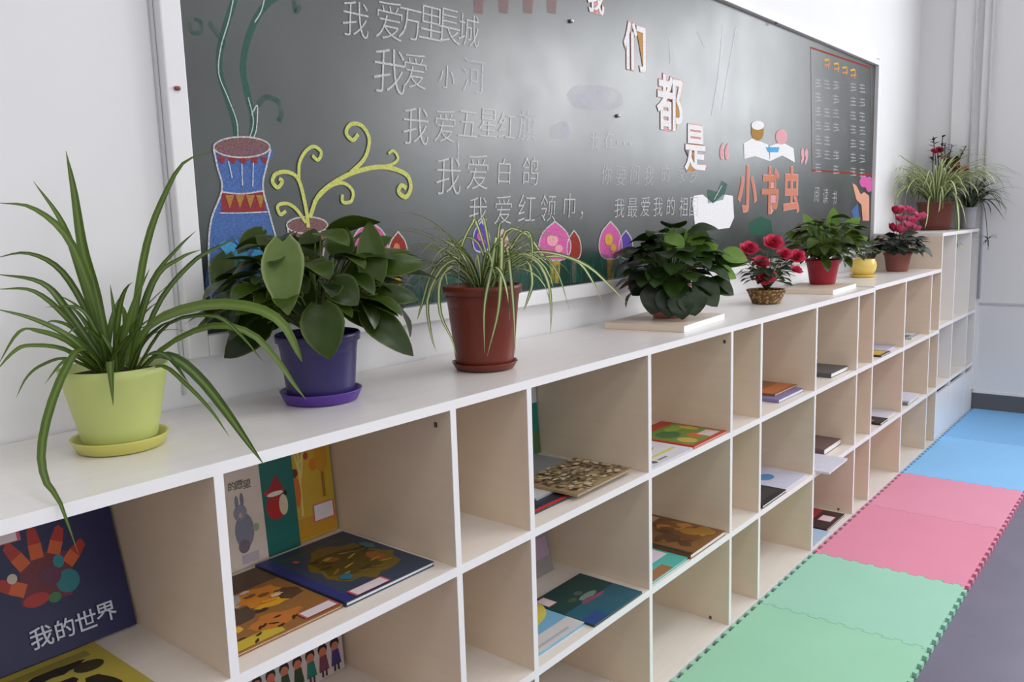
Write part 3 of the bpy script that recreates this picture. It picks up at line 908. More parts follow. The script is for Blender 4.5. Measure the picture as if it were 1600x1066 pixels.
tig = [(R_(0, .72, 1, 1), srgb(88, 66, 44)), (E_(.35, .62, .32, .10), srgb(186, 184, 172)), (E_(.30, .44, .28, .12), srgb(86, 70, 56)), (E_(.72, .56, .20, .15), srgb(214, 134, 32)), (E_(.74, .40, .18, .05), srgb(220, 170, 40)), (R_(.0, .0, .5, .12), srgb(200, 176, 60)), (E_(.55, .18, .22, .10), srgb(196, 120, 52)), (E_(.18, .26, .14, .07), srgb(226, 180, 56)), (E_(.88, .45, .1, .1), srgb(92, 64, 44))]
g = random.Random(3)
for k in range(16):
    x, y = g.uniform(.05, .8), g.uniform(.03, .22)
    tig.append((E_(x, y, .035, .012, 8, g.uniform(-.6, .9)), srgb(60, 48, 24)))
tig = [tig[0]] + [(wob(p, g, .22), c_) for p, c_ in tig[1:]] + [(wob(E_(g.uniform(.1, .9), g.uniform(.3, .7), .05, .02), g), c_) for c_ in (srgb(60, 46, 30), srgb(236, 170, 60), srgb(110, 76, 44), srgb(214, 206, 190), srgb(232, 150, 40)) * 3]
flat('brown and orange picture book with a white label lying left of the blue book', 0.0100, 0.044, 0.226, 0.262, 0.006, S1, srgb(150, 104, 56), tig, (.68, .02, .985, .12), G_HIGH)
bl = [(R_(0, 0, .10, 1), srgb(44, 50, 120)), (E_(.57, .48, .37, .34, 24), srgb(112, 92, 30)), (E_(.55, .50, .30, .24, 18), srgb(84, 68, 22)), (R_(.16, .86, .9, .90), srgb(70, 78, 44)), (E_(.78, .42, .07, .09), srgb(150, 84, 34)), (E_(.48, .62, .06, .05), srgb(150, 84, 34))]
g = random.Random(5)
for k in range(22):
    x, y = g.uniform(.32, .84), g.uniform(.2, .68)
    bl.append((E_(x, y, .07, .010, 8, g.uniform(-.5, .5)), [srgb(170, 150, 50), srgb(52, 42, 16), srgb(134, 110, 40)][k % 3]))
bl += [(E_(.24, .78, .03, .03), srgb(180, 80, 40)), (E_(.32, .30, .06, .05), srgb(46, 110, 130)), (E_(.9, .62, .05, .08), srgb(60, 110, 120))]
bl = [bl[0]] + [(wob(p, g, .12), c_) for p, c_ in bl[1:]]
flat('dark blue hardcover with an ochre picture and a white label lying in the second cubby', 0.2395, 0.040, 0.213, 0.272, 0.009, S1, srgb(52, 66, 88), bl, (.12, .01, .50, .11), G_HIGH)

# wide cubby right of the narrow one
stand('teal and white book standing at the back, mostly hidden behind the divider', 0.985, 0.203, 0.262, 0.007, 0.346, 4, S1, srgb(36, 128, 112), [(R_(.8, .55, 1, .72), srgb(200, 205, 205)), (R_(.86, 0, 1, .25), srgb(84, 110, 70)), (R_(.82, .9, 1, 1), srgb(130, 80, 60))], None, G_HIGH)
flat('thin dark book with a red edge, half under the grey book', 0.722, 0.052, 0.205, 0.23, 0.005, S1, srgb(46, 50, 66), [(R_(0, 0, 1, .05), srgb(206, 52, 48))], None, G_HIGH)
gr = [(R_(0, .0, 1, .3), srgb(196, 196, 198))] + blobs(8, 16, [srgb(90, 90, 90), srgb(130, 130, 130)], .1, .45, .5, .8, .012, .03)
flat('pale grey book with small writing under the crowded picture book', 0.845, 0.095, 0.30, 0.236, 0.005, S1 + 0.0056, srgb(164, 166, 170), gr, None, G_HIGH, 2)
cr = blobs(11, 190, [srgb(176, 152, 116), srgb(120, 96, 66), srgb(196, 178, 146), srgb(112, 108, 70), srgb(90, 76, 60), srgb(206, 190, 164), srgb(150, 116, 84)], .02, .02, .98, .98, .02, .05)
flat('picture book with a dense crowd on its cover, topmost on the grey book', 0.906, 0.022, 0.250, 0.178, 0.006, S1 + 0.0112, srgb(160, 138, 104), cr, None, G_HIGH, 1)
rg = [(R_(.06, .05, .95, .80), srgb(104, 140, 60)), (E_(.35, .55, .2, .16), srgb(60, 110, 60)), (E_(.7, .65, .22, .1), srgb(140, 160, 60)), (E_(.55, .25, .12, .12), srgb(206, 100, 60)), (E_(.25, .22, .12, .14), srgb(196, 170, 80)), (R_(.6, .06, .9, .26), srgb(214, 196, 196)), (E_(.85, .5, .08, .14), srgb(196, 176, 60))]
flat('red and green picture book in the cubby beside the second narrow column', 1.452, 0.006, 0.213, 0.222, 0.007, S1, srgb(190, 62, 40), rg, None, G_HIGH)
dt = [(E_(.6, .5, .15, .10), srgb(198, 170, 80)), (E_(.3, .62, .1, .08), srgb(110, 110, 160)), (R_(.1, .2, .9, .26), srgb(212, 208, 110)), (E_(.8, .75, .1, .1), srgb(210, 190, 200)), (E_(.2, .1, .05, .05), srgb(90, 90, 90)), (R_(.3, .08, .5, .12), srgb(130, 130, 130))]
flat('white book with yellow dots lying left of the red and green book', 1.214, 0.004, 0.230, 0.205, 0.006, S1, srgb(216, 214, 222), dt, None, G_HIGH)

# farther cubbies of the top row
flat('lilac book under the brown one in a top cubby behind the flower basket', 2.125, 0.030, 0.235, 0.24, 0.012, S1, srgb(132, 124, 168), [], None, G_HIGH)
flat('brown and orange book on the lilac one in a top cubby', 2.170, 0.062, 0.208, 0.23, 0.007, S1 + 0.0128, srgb(150, 96, 62), [(R_(0, .05, 1, .3), srgb(190, 112, 60)), (R_(0, .7, 1, .95), srgb(120, 86, 66))], None, G_HIGH)
flat('dark grey hardcover lying in the top cubby below the red flower pot', 2.655, 0.030, 0.205, 0.25, 0.018, S1, srgb(88, 88, 90), [(R_(.05, .6, .95, .95), srgb(104, 102, 102))], None, G_HIGH)
book('slim pinkish booklet standing spine out in the narrow top cubby', 0.12, 0.165, 0.006, (2.889, 0.010, S1 + 0.0006), (math.radians(90), 0, math.radians(90)), srgb(214, 150, 140), [], None, G_HIGH)
flat('yellow and black book at the left of a far top cubby', 3.235, 0.006, 0.15, 0.2, 0.008, S1, srgb(70, 66, 62), [(R_(.1, .05, .9, .45), srgb(208, 176, 60)), (R_(.1, .6, .5, .9), srgb(150, 150, 150))], None, G_HIGH)
flat('pale lilac book right of the yellow and black one in a far top cubby', 3.392, 0.030, 0.178, 0.24, 0.007, S1, srgb(190, 190, 214), [(R_(.2, .5, .9, .9), srgb(160, 150, 156))], None, G_HIGH)
flat('grey and white magazine in the last top cubby before the cabinet', 3.835, 0.030, 0.21, 0.24, 0.008, S1, srgb(176, 176, 180), [(R_(.1, .1, .5, .5), srgb(110, 110, 112)), (R_(.55, .1, .95, .6), srgb(216, 216, 224))], None, G_HIGH)

# middle row
kids = [(R_(0, 0, 1, 1), srgb(196, 180, 178)), (R_(.0, .0, .45, .36), srgb(178, 182, 184))]
KC = [srgb(50, 60, 90), srgb(190, 40, 90), srgb(50, 66, 40), srgb(40, 60, 36), srgb(30, 110, 96), srgb(112, 60, 76), srgb(60, 50, 110)]
for k in range(7):
    x = .10 + k * .135; y = .135
    kids += [(E_(x, y + .115, .050, .050), srgb(34, 26, 24)), (E_(x, y + .09, .040, .040), srgb(190, 110, 84)), ([(x - .035, y + .06), (x + .035, y + .06), (x + .055, y - .07), (x - .055, y - .07)], KC[k]),
             (R_(x - .03, y - .12, x - .01, y - .06), srgb(60, 40, 40)), (R_(x + .01, y - .12, x + .03, y - .06), srgb(60, 40, 40))]
stand('pale book with a row of drawn children, standing in the second middle cubby', 0.222, 0.240, 0.262, 0.007, 0.346, 4, S2, srgb(190, 176, 172), kids, None, G_MID)
stand('small grey book leaning at the back of the cubby behind the teal book', 1.020, 0.128, 0.215, 0.008, 0.280, 14, S2, srgb(140, 134, 134), [(R_(.3, .2, .95, .45), srgb(166, 142, 160)), (R_(.1, .55, .9, .9), srgb(120, 118, 116))], None, G_MID)
tl = [(R_(.0, .0, 1, .45), srgb(36, 92, 110)), (E_(.55, .52, .16, .06), srgb(110, 140, 130)), (E_(.46, .44, .12, .05), srgb(128, 74, 88)), (E_(.62, .42, .14, .03), srgb(150, 74, 100)), (E_(.52, .66, .06, .05), srgb(84, 92, 90)), (E_(.34, .6, .07, .05), srgb(70, 84, 60)), (R_(.0, .0, .3, .2), srgb(40, 74, 130))]
flat('teal hardcover with a white label lying in the middle row beside the narrow column', 0.938, 0.003, 0.222, 0.196, 0.006, S2, srgb(28, 66, 64), tl, (.04, .72, .20, .96), G_MID)
lb = [(E_(.78, .62, .30, .20, 18, .5), srgb(220, 208, 96)), (R_(.0, .0, 1, .24), srgb(206, 204, 204)), (E_(.40, .44, .34, .10), srgb(206, 200, 84)), (E_(.66, .72, .22, .12, 18, .5), srgb(140, 190, 214)), (R_(.2, .06, .8, .10), srgb(176, 176, 180))]
flat('light blue and yellow picture book lying left of the teal hardcover', 0.719, 0.030, 0.217, 0.215, 0.006, S2, srgb(120, 176, 208), lb, None, G_MID)
br = blobs(21, 26, [srgb(110, 68, 34), srgb(160, 112, 40), srgb(84, 56, 34), srgb(186, 124, 66), srgb(128, 88, 30)], .08, .05, .98, .95, .06, .14) + [(R_(.0, .0, .06, 1), srgb(52, 46, 50)), (R_(.62, .82, .92, .97), srgb(186, 160, 148)), (R_(.06, .9, .6, 1), srgb(62, 60, 62))]
flat('brown and gold hardcover in the middle row beside the second narrow column', 1.4290, 0.004, 0.224, 0.262, 0.014, S2, srgb(128, 86, 44), br, None, G_MID)
flat('turquoise book with a white patch lying left of the brown and gold hardcover', 1.211, 0.010, 0.213, 0.20, 0.007, S2, srgb(84, 178, 168), [(R_(.5, .3, .95, .55), srgb(222, 206, 222)), (R_(0, 0, .6, .18), srgb(160, 112, 76)), (E_(.4, .6, .2, .15), srgb(110, 196, 190))], None, G_MID)
flat('white book with a blue oval in a middle cubby', 2.150, 0.012, 0.215, 0.26, 0.007, S2, srgb(208, 208, 228), [(E_(.42, .42, .2, .11), srgb(86, 140, 196)), (R_(.1, .8, .5, .86), srgb(120, 120, 124))], None, G_MID)
flat('black book with a white label left of the white book with a blue oval', 1.935, 0.004, 0.205, 0.215, 0.010, S2, srgb(44, 42, 46), [(R_(.1, .1, .9, .3), srgb(58, 58, 60))], (.36, .5, .74, .8), G_MID)
flat('white folder sticking out of a middle cubby over the mat', 2.420, -0.050, 0.222, 0.24, 0.008, S2, srgb(216, 216, 230), [], None, G_MID, 1)
flat('brown book behind the white folder in the same cubby', 2.655, 0.050, 0.205, 0.26, 0.024, S2, srgb(112, 92, 90), [(R_(.1, .5, .9, .9), srgb(140, 112, 66))], None, G_MID)
flat('dark book with orange print in a far middle cubby', 3.265, 0.006, 0.12, 0.19, 0.010, S2, srgb(44, 36, 40), [(E_(.3, .4, .2, .2), srgb(196, 110, 60))], None, G_MID)
flat('white booklet right of the dark book in a far middle cubby', 3.390, 0.020, 0.18, 0.22, 0.005, S2, srgb(212, 212, 226), [], None, G_MID)
flat('grey book at the bottom of the pair in the last middle cubby', 3.735, 0.010, 0.21, 0.24, 0.014, S2, srgb(120, 120, 124), [], None, G_MID)
flat('white booklet on top of the grey book in the last middle cubby', 3.745, 0.006, 0.215, 0.24, 0.008, S2 + 0.0148, srgb(214, 214, 228), [], None, G_MID, 1)

# bottom row
stand('colourful red book standing in a bottom cubby at the picture edge', 0.945, 0.205, 0.235, 0.008, 0.346, 4, S3, srgb(150, 74, 60), blobs(31, 22, [srgb(190, 70, 50), srgb(120, 130, 70), srgb(110, 84, 96), srgb(176, 120, 60)], .3, .05, .98, .95, .06, .12) + [(R_(.6, .78, 1, 1), srgb(108, 88, 100))], None, G_LOW)
flat('red and black book with a white label lying in a bottom cubby', 2.620, 0.020, 0.218, 0.25, 0.008, S3, srgb(58, 40, 44), [(R_(.35, .35, .98, .8), srgb(178, 44, 54)), (R_(0, .85, 1, 1), srgb(50, 70, 50)), (R_(0, .3, .25, .8), srgb(130, 90, 70))], (.40, .06, .72, .28), G_LOW)
flat('light blue booklet left of the red and black one in the bottom row', 2.412, 0.008, 0.200, 0.23, 0.005, S3, srgb(176, 200, 222), [(R_(.1, .6, .9, .95), srgb(206, 206, 216))], None, G_LOW)
V3 = Vector
GREEN = leaf_mat('spider_leaf', srgb(48, 72, 24), srgb(98, 122, 44), srgb(108, 130, 58), 0.30)
VARI = leaf_mat('striped_spider_leaf', srgb(62, 92, 44), srgb(98, 124, 62), srgb(214, 220, 160), 0.42)
VARI_IN = leaf_mat('cream_striped_leaf', srgb(84, 108, 60), srgb(126, 146, 84), srgb(214, 220, 170), 0.50)
BROAD = leaf_mat('pothos_leaf', srgb(26, 42, 10), srgb(74, 96, 28), None, 0.4, srgb(92, 108, 50), 0.30, 0.16)
PALE = leaf_mat('pale_leaf_back', srgb(84, 106, 52), srgb(122, 142, 78), None, 0.4, srgb(160, 170, 112), 0.5, 0.2)
DARKB = leaf_mat('dark_leaf', srgb(20, 36, 12), srgb(58, 86, 28), None, 0.4, None, 0.34, 0.14)
BRIGHT = leaf_mat('bright_leaf', srgb(72, 112, 34), srgb(126, 164, 58), None, 0.4, None, 0.42, 0.25)
DARKR = leaf_mat('rose_leaf', srgb(24, 38, 24), srgb(52, 70, 40), None, 0.4, None, 0.45, 0.12)
BLUEG = leaf_mat('cyclamen_leaf', srgb(36, 46, 40), srgb(84, 96, 84), None, 0.4, srgb(40, 52, 44), 0.5, 0.1)
DRY = leaf_mat('dry_leaf', srgb(104, 70, 46), srgb(160, 122, 86), None, 0.4, None, 0.8, 0.1)
PET_R = leaf_mat('crimson_petal', srgb(168, 22, 58), srgb(232, 70, 104), None, 0.4, srgb(236, 120, 146), 0.55, 0.25)
PET_P = leaf_mat('pink_petal', srgb(204, 44, 88), srgb(240, 130, 170), None, 0.4, srgb(246, 176, 200), 0.55, 0.3)
M_stem = mat('green_stem', srgb(86, 104, 44), 0.6, 0.15, 30)
M_stemd = mat('dark_stem', srgb(70, 66, 50), 0.7, 0.15, 30)

def pot_parts(root, base, r0, r1, h, m, name='pot', rim=0.0, rimh=0.0, z0=0.0, lean=0.0, wall=0.004, seg=48):
    """tapered pot: foot radius, mouth radius, height; rolled rim; soil inside"""
    c = (base[0], base[1], base[2] + z0)
    prof = [(0.0, 0.0), (r0 - 0.003, 0.0), (r0, 0.003)]
    for k in range(1, 9):
        t = k / 8.0
        zz = t * (h - rimh)
        prof.append((r0 + (r1 - rim - r0) * (zz / h), zz if k < 8 else h - rimh))
    if rim:
        prof += [(r1, h - rimh + 0.001), (r1 + 0.001, h - 0.003), (r1 - 0.001, h)]
    else:
        prof += [(r1, h)]
    prof += [(r1 - wall, h), (r1 - wall - 0.001, h - 0.02), (r0 + (r1 - r0) * 0.5 - wall, h * 0.5), (0.0, h * 0.45)]
    mb = MB().lathe(prof, c, seg)
    o = mb.build(name, m, root, smooth_=True)
    mb = MB().lathe([(0.0, h - 0.010), ((r1 - wall) * .5, h - 0.009), (r1 - wall - rim * .6 - 0.0015, h - 0.014)], c, 32)
    mb.build('soil', M_soil, root, smooth_=True)
    return o
def saucer_part(root, base, r, h, m, name='saucer', foot=0.8, seg=48, scallop=0.0):
    prof = [(0.0, 0.0), (r * foot, 0.0), (r * (foot + .08), 0.002), (r - 0.001, h - 0.002), (r, h), (r - 0.003, h), (r - 0.006, h - 0.003), (r * foot, 0.0045), (0.0, 0.0045)]
    wave = (lambda a, j: scallop * math.cos(12 * a) if j in (4, 5) else 0) if scallop else None
    return MB().lathe(prof, base, seg, wave=wave).build(name, m, root, smooth_=True)

def keep(p, zfloor=None, edge_y=0.0):
    """hold a leaf point off the wall and off the shelf top"""
    if p.y > WY - 0.045: p.y = WY - 0.045
    if p.x > WX - 0.075: p.x = WX - 0.075
    if zfloor is not None and p.y > edge_y - 0.006 and p.z < zfloor + 0.006: p.z = zfloor + 0.006
    return p

def arc_leaf(mb, root, az, el, L, bend, w, r, zfloor, n=12, fold=0.3, mi=0, prof=None):
    """a strap leaf that rises at elevation el and bows over"""
    p = V3(root); pts = [p.copy()]
    e = el
    N = 10
    for k in range(N):
        h = V3((math.cos(az) * math.cos(e), math.sin(az) * math.cos(e), math.sin(e)))
        p = p + h * (L / N)
        e -= bend / N * (0.5 + 1.0 * k / N)
        e = max(e, -1.45)
        pts.append(keep(p.copy(), zfloor))
    side = V3((math.sin(az), -math.cos(az), 0))
    nrm = V3((math.cos(az) * -0.4, math.sin(az) * -0.4, 1))
    mb.ribbon(pts, [x * w for x in (prof or (0.55, .85, 1, 1, .9, .7, .45, .04))], nrm, fold, mi, r, n)

def traced(mb, pts, d, w, r, zfloor=None, offs=(0.0, 0.0), mi=0, fold=0.25, n=16, nrm=None, prof=None):
    """a leaf whose course is known from the photograph, set at a distance d of the camera, coming nearer or going back along offs"""
    P = []
    for i, q in enumerate(pts):
        t = i / (len(pts) - 1)
        P.append(keep(at_depth(q, d + sample(list(offs), t)), zfloor))
    mb.ribbon(P, [x * w for x in (prof or (0.6, .85, 1, 1, .9, .7, .42, .04))], nrm or (V3((0, 0, 0.8)) - CF * 0.9 + CR * 0.2), fold, mi, r, n)

# ---- spider plant in the yellow-green pot
ZA = ZT1 + 0.0005
B1 = on_z((190, 698), ZA)
t1 = thing('potted_spider_plant', 'green spider plant in a yellow-green pot, nearest at the left end', 'potted plant', (B1.x, B1.y, ZA), 'potted plants on the bookcases')
M_lime = mat('yellow_green_plastic', srgb(188, 198, 118), 0.42, 0.05, 8, 0.4)
M_lime2 = mat('yellow_saucer_plastic', srgb(204, 200, 104), 0.35, 0.05, 8, 0.4)
saucer_part(t1, (B1.x, B1.y, ZA), 0.070, 0.020, M_lime2)
pot_parts(t1, (B1.x, B1.y, ZA), 0.051, 0.077, 0.122, M_lime, z0=0.005, wall=0.003)
D1 = depth((B1.x, B1.y, ZA + .12))
C1 = V3((B1.x, B1.y, ZA + 0.112))
mb = MB()
TR = [([(172, 575), (152, 470), (130, 390), (116, 300), (103, 236)], .0080, (0, .03, .05)), ([(168, 570), (130, 440), (98, 350), (52, 283)], .0055, (0, 0, 0)),
      ([(166, 570), (146, 470), (108, 375), (52, 326), (-6, 317)], .0060, (0, -.02, -.05)), ([(172, 575), (132, 480), (92, 420), (42, 396), (-10, 404)], .0050, (0, .0, -.02)),
      ([(170, 578), (106, 486), (64, 442), (-10, 428)], .0055, (0, -.05, -.08)), ([(168, 576), (112, 505), (54, 456), (-8, 452)], .0045, (0, -.02, -.06)),
      ([(168, 582), (112, 530), (54, 500), (-10, 482)], .0055, (0, -.08, -.14)), ([(166, 586), (108, 535), (56, 517), (28, 521), (-4, 572)], .0045, (0, -.04, -.1)),
      ([(166, 588), (104, 548), (48, 541), (22, 550), (-6, 580)], .0050, (0, -.1, -.15)), ([(164, 588), (106, 561), (66, 571), (42, 590), (25, 622)], .0030, (0, -.06, -.1)),
      ([(168, 586), (130, 545), (104, 575), (78, 640), (65, 705), (72, 752), (96, 812), (122, 864)], .0062, (0, -.08, -.16, -.24, -.26)),
      ([(200, 568), (214, 470), (230, 382), (252, 318), (286, 256), (332, 238)], .0060, (0, .02, .02)), ([(198, 572), (216, 500), (242, 432), (280, 386), (306, 361)], .0042, (0, .03, .06)),
      ([(200, 575), (240, 442), (282, 404), (314, 390)], .0046, (0, .02, .05)), ([(206, 578), (250, 472), (302, 410), (342, 386), (374, 370)], .0050, (0, -.02, -.03)),
      ([(206, 580), (226, 522), (262, 494), (330, 477), (400, 483), (442, 507), (464, 548), (472, 566)], .0105, (0, -.05, -.06, -.04)), ([(210, 584), (262, 508), (332, 494), (372, 520), (412, 566)], .0040, (0, -.06, -.1)),
      ([(208, 592), (262, 540), (332, 510), (392, 522), (432, 562), (460, 602), (478, 624)], .0062, (0, -.03, .0, .02)), ([(206, 594), (240, 560), (272, 560), (312, 592), (352, 642), (386, 690), (412, 726)], .0078, (0, -.08, -.16, -.2)),
      ([(212, 594), (252, 572), (292, 602), (330, 642), (358, 682)], .0034, (0, -.06, -.1)), ([(178, 600), (174, 566), (173, 580), (177, 634)], .0060, (0, -.07, -.085, -.085)),
      ([(188, 575), (180, 500), (172, 444)], .0034, (0, .02)), ([(190, 578), (196, 500), (184, 468)], .0040, (0, -.03)), ([(176, 578), (152, 520), (124, 482), (70, 480)], .0040, (0, -.03, -.05)),
      ([(200, 590), (222, 540), (250, 512), (272, 500)], .0050, (0, -.05)), ([(180, 590), (190, 540), (212, 470), (234, 420)], .0060, (0, -.04)), ([(176, 584), (160, 500), (142, 420)], .0060, (0, -.03)),
      ([(200, 596), (232, 556), (262, 558), (296, 600)], .0046, (0, -.07, -.1)), ([(164, 590), (130, 560), (100, 565), (70, 600)], .0036, (0, -.06, -.1)), ([(160, 590), (120, 520), (84, 502), (64, 512)], .0030, (0, .02))]
g = random.Random(12)
for pts, w, offs in TR:
    traced(mb, pts, D1, w, g.uniform(.1, .9), ZA, offs)
for k in range(14):
    arc_leaf(mb, C1 + V3((g.uniform(-.02, .02), g.uniform(-.02, .02), 0)), g.uniform(0, 6.28), g.uniform(.9, 1.4), g.uniform(.10, .2), g.uniform(.6, 1.8), .005, g.uniform(.1, .9), ZA)
mb.build('foliage', GREEN, t1, smooth_=True, attrs=True)

# ---- broad-leaved plant in the purple pot
B2 = on_z((503, 625), ZA)
t2 = thing('potted_pothos', 'leafy dark green plant in a purple pot with a purple saucer', 'potted plant', (B2.x, B2.y, ZA), 'potted plants on the bookcases')
M_pur = mat('purple_plastic', srgb(50, 43, 96), 0.35, 0.06, 8, 0.45)
M_pur2 = mat('violet_saucer_plastic', srgb(90, 54, 152), 0.35, 0.06, 8, 0.45)
saucer_part(t2, (B2.x, B2.y, ZA), 0.077, 0.022, M_pur2)
pot_parts(t2, (B2.x, B2.y, ZA), 0.062, 0.078, 0.125, M_pur, z0=0.005, rim=0.004, rimh=0.016)
D2 = depth((B2.x, B2.y, ZA + .2))

def px_blade(mb, base, tip, wpx, d, off0=0.0, off1=0.0, droop=0.4, r=0.5, face=None, prof=None, fold=0.15, wav=0.04):
    """a broad leaf seen from base to tip in the photograph, laid at distance d"""
    A, Bp = at_depth(base, d + off0), at_depth(tip, d + off1)
    keep(A); keep(Bp)
    dv = Bp - A
    nrm = face or (-CF + V3((0, 0, 0.5)))
    L = dv.length
    # raise the start direction so that the bend ends at the tip
    s = dv.normalized().cross(nrm); s.normalize(); nn = s.cross(dv.normalized())
    a = droop * 0.37
    d0 = dv.normalized() * math.cos(a) + nn * math.sin(a)
    mb.blade(A, d0, nn, L * (1 + droop * droop * 0.03), wpx * d / FPX, droop, fold, r, 0, prof, wav)

def crown(mb, stems, root, C, R, n, L, W, seed, zfloor, prof=HEART, droop=(.3, 1.0), spread=1.0, lo=-0.35, rr=(.0, .8), sw=.0016, ymax=None):
    """many broad leaves over a dome around C, each on its stalk from the pot mouth"""
    g = random.Random(seed)
    for k in range(n):
        zz = lo + (1.0 - lo) * (k + .5) / n
        az = k * 2.39996 + g.uniform(-.4, .4)
        hr = math.sqrt(max(0.02, 1 - zz * zz))
        dr = V3((math.cos(az) * hr, math.sin(az) * hr, zz))
        q = g.uniform(.55, .95)
        P = V3(C) + V3((dr.x * R[0], dr.y * R[1], dr.z * R[2])) * q
        if ymax and P.y > ymax: P.y = ymax
        if P.z < zfloor + .02: P.z = zfloor + .02
        out = V3((dr.x, dr.y, 0.0))
        if out.length < .1: out = V3((g.uniform(-1, 1), g.uniform(-1, 1), 0))
        out.normalize()
        d = out + V3((0, 0, .35 * zz - .25)) + V3((g.uniform(-.5, .5), g.uniform(-.5, .5), g.uniform(-.3, .3)))
        l = g.uniform(*L)
        Pend = P + d.normalized() * l
        if ymax and Pend.y > ymax + .02: d.y -= (Pend.y - ymax - .02) / l * 1.2
        nrm = V3((0, 0, 1)) + out * .55 + V3((g.uniform(-.3, .3), g.uniform(-.3, .3), 0))
        mb.blade(P, d, nrm, l, l * g.uniform(*W), g.uniform(*droop), .16, g.uniform(*rr), 0, prof, .05)
        mid = (V3(root) + P) / 2 + V3((0, 0, .03)) + out * .01
        stems.tube(smooth([root, mid, P], 6), sw, 5)

mb, pale, st = MB(), MB(), MB()
root2 = V3((B2.x, B2.y, ZA + .115))
LV = [((585, 440), (577, 346), 48, -.04, -.02, .3, .75), ((535, 402), (527, 348), 46, -.02, 0, .5, .45), ((572, 488), (646, 558), 48, -.05, -.06, .5, .35), ((500, 478), (516, 562), 64, -.13, -.13, .5, .5),
      ((418, 505), (352, 560), 60, -.01, .0, .4, .1), ((352, 398), (344, 462), 42, .0, -.02, .4, .5), ((410, 360), (372, 398), 34, .02, .0, .4, .5), ((470, 420), (400, 370), 44, -.04, -.02, .6, .5),
      ((600, 420), (664, 415), 40, -.02, -.0, .6, .6), ((590, 460), (654, 470), 36, -.03, -.02, .6, .3), ((480, 400), (492, 358), 44, .0, .02, .5, .4), ((545, 430), (640, 395), 46, .0, .03, .5, .6),
      ((462, 470), (410, 520), 50, .02, .03, .5, .15), ((540, 470), (600, 520), 46, -.02, -.03, .5, .25), ((400, 440), (352, 500), 44, .02, .02, .5, .1), ((520, 440), (560, 478), 50, -.08, -.09, .5, .35),
      ((470, 440), (478, 500), 50, -.06, -.07, .5, .25), ((560, 400), (612, 372), 38, .02, .04, .5, .6)]
for b, tp, w, o0, o1, dr, r in LV:
    px_blade(mb, b, tp, w, D2, o0, o1, dr, r)
    A = keep(at_depth(b, D2 + o0))
    st.tube(smooth([root2, (root2 + A) / 2 + V3((0, 0, .03)), A], 6), .0018, 5)
px_blade(pale, (442, 378), (452, 494), 60, D2, -.165, -.185, .5, .6, V3((0, 0, .15)) - CF)
A = at_depth((442, 378), D2 - .165); st.tube(smooth([root2, (root2 + A) / 2 + V3((0, 0, .05)), A], 7), .002, 5)
crown(mb, st, root2, (B2.x, B2.y - .01, ZA + .205), (.20, .125, .125), 88, (.065, .095), (.55, .75), 5, ZA, HEART, (.3, .9), ymax=WY - .075, lo=-.32, rr=(0, .75))
mb.build('foliage', BROAD, t2, smooth_=True, attrs=True)
o = pale.build('pale_leaf', PALE, t2, smooth_=True, attrs=True); o['label'] = 'pale green leaf underside'
st.build('stems', M_stem, t2, smooth_=True)

# ---- striped spider plant in the brown plastic pot
B3 = on_z((758, 575), ZA)
t3 = thing('potted_spider_plant', 'striped spider plant in a reddish-brown pot standing alone in front of the chalkboard', 'potted plant', (B3.x, B3.y, ZA), 'potted plants on the bookcases')
M_terra = mat('reddish_brown_plastic', srgb(112, 46, 30), 0.38, 0.08, 8, 0.4)
saucer_part(t3, (B3.x, B3.y, ZA), 0.074, 0.017, M_terra, scallop=0.02)
pot_parts(t3, (B3.x, B3.y, ZA), 0.064, 0.087, 0.183, M_terra, z0=0.005, rim=0.004, rimh=0.020)
C3 = V3((B3.x, B3.y, ZA + .178)); D3 = depth(C3)
mb = MB()
g = random.Random(8)
TR = [([(775, 440), (776, 372), (768, 420), (757, 480), (757, 552)], .0052, (0, -.08, -.10, -.095, -.09)), ([(780, 440), (784, 372), (783, 430), (778, 490), (761, 557)], .0052, (0, -.09, -.11, -.10, -.09)),
      ([(785, 440), (792, 390), (798, 430), (803, 490), (805, 553)], .0052, (0, -.06, -.08, -.08, -.08)), ([(745, 440), (718, 408), (690, 420), (668, 470), (674, 525), (682, 550)], .0046, (0, -.03, -.05, -.05)),
      ([(745, 435), (706, 400), (676, 424), (658, 480), (652, 500)], .0042, (0, 0, -.02)), ([(745, 440), (710, 415), (688, 440), (688, 490), (706, 530), (713, 556)], .0044, (0, -.06, -.08, -.08)),
      ([(780, 430), (812, 398), (838, 408), (856, 440), (861, 480), (860, 524)], .0046, (0, -.03, -.06, -.06)), ([(785, 435), (822, 408), (832, 440), (824, 470), (818, 486)], .0042, (0, -.06, -.07)),
      ([(780, 425), (826, 396), (872, 398), (918, 416), (954, 448), (982, 476)], .0054, (0, -.02, -.04, -.04)), ([(780, 430), (850, 402), (900, 408), (926, 440), (940, 470)], .0046, (0, .02, .03, .03)),
      ([(770, 430), (745, 350), (738, 350), (720, 390), (716, 450)], .0044, (0, -.02, -.04)), ([(775, 430), (790, 362), (822, 366), (846, 396), (872, 428), (890, 486)], .0044, (0, .02, .02)),
      ([(765, 430), (748, 382), (726, 372), (706, 398), (692, 440)], .0044, (0, .03, .04)), ([(770, 420), (757, 346), (752, 342)], .0040, (0, .03)), ([(775, 420), (780, 356), (786, 348)], .0040, (0, .0)),
      ([(780, 420), (812, 368), (828, 366), (832, 400), (824, 428)], .0042, (0, -.03, -.03))]
for pts, w, offs in TR: traced(mb, pts, D3, w, g.uniform(.2, .9), ZA, offs)
for k in range(64):
    az = g.uniform(0, 6.283)
    arc_leaf(mb, C3 + V3((math.cos(az), math.sin(az), 0)) * g.uniform(0, .03), az, g.uniform(.7, 1.35), g.uniform(.16, .30), g.uniform(1.6, 3.0), g.uniform(.0036, .0052), g.uniform(.1, .9), ZA)
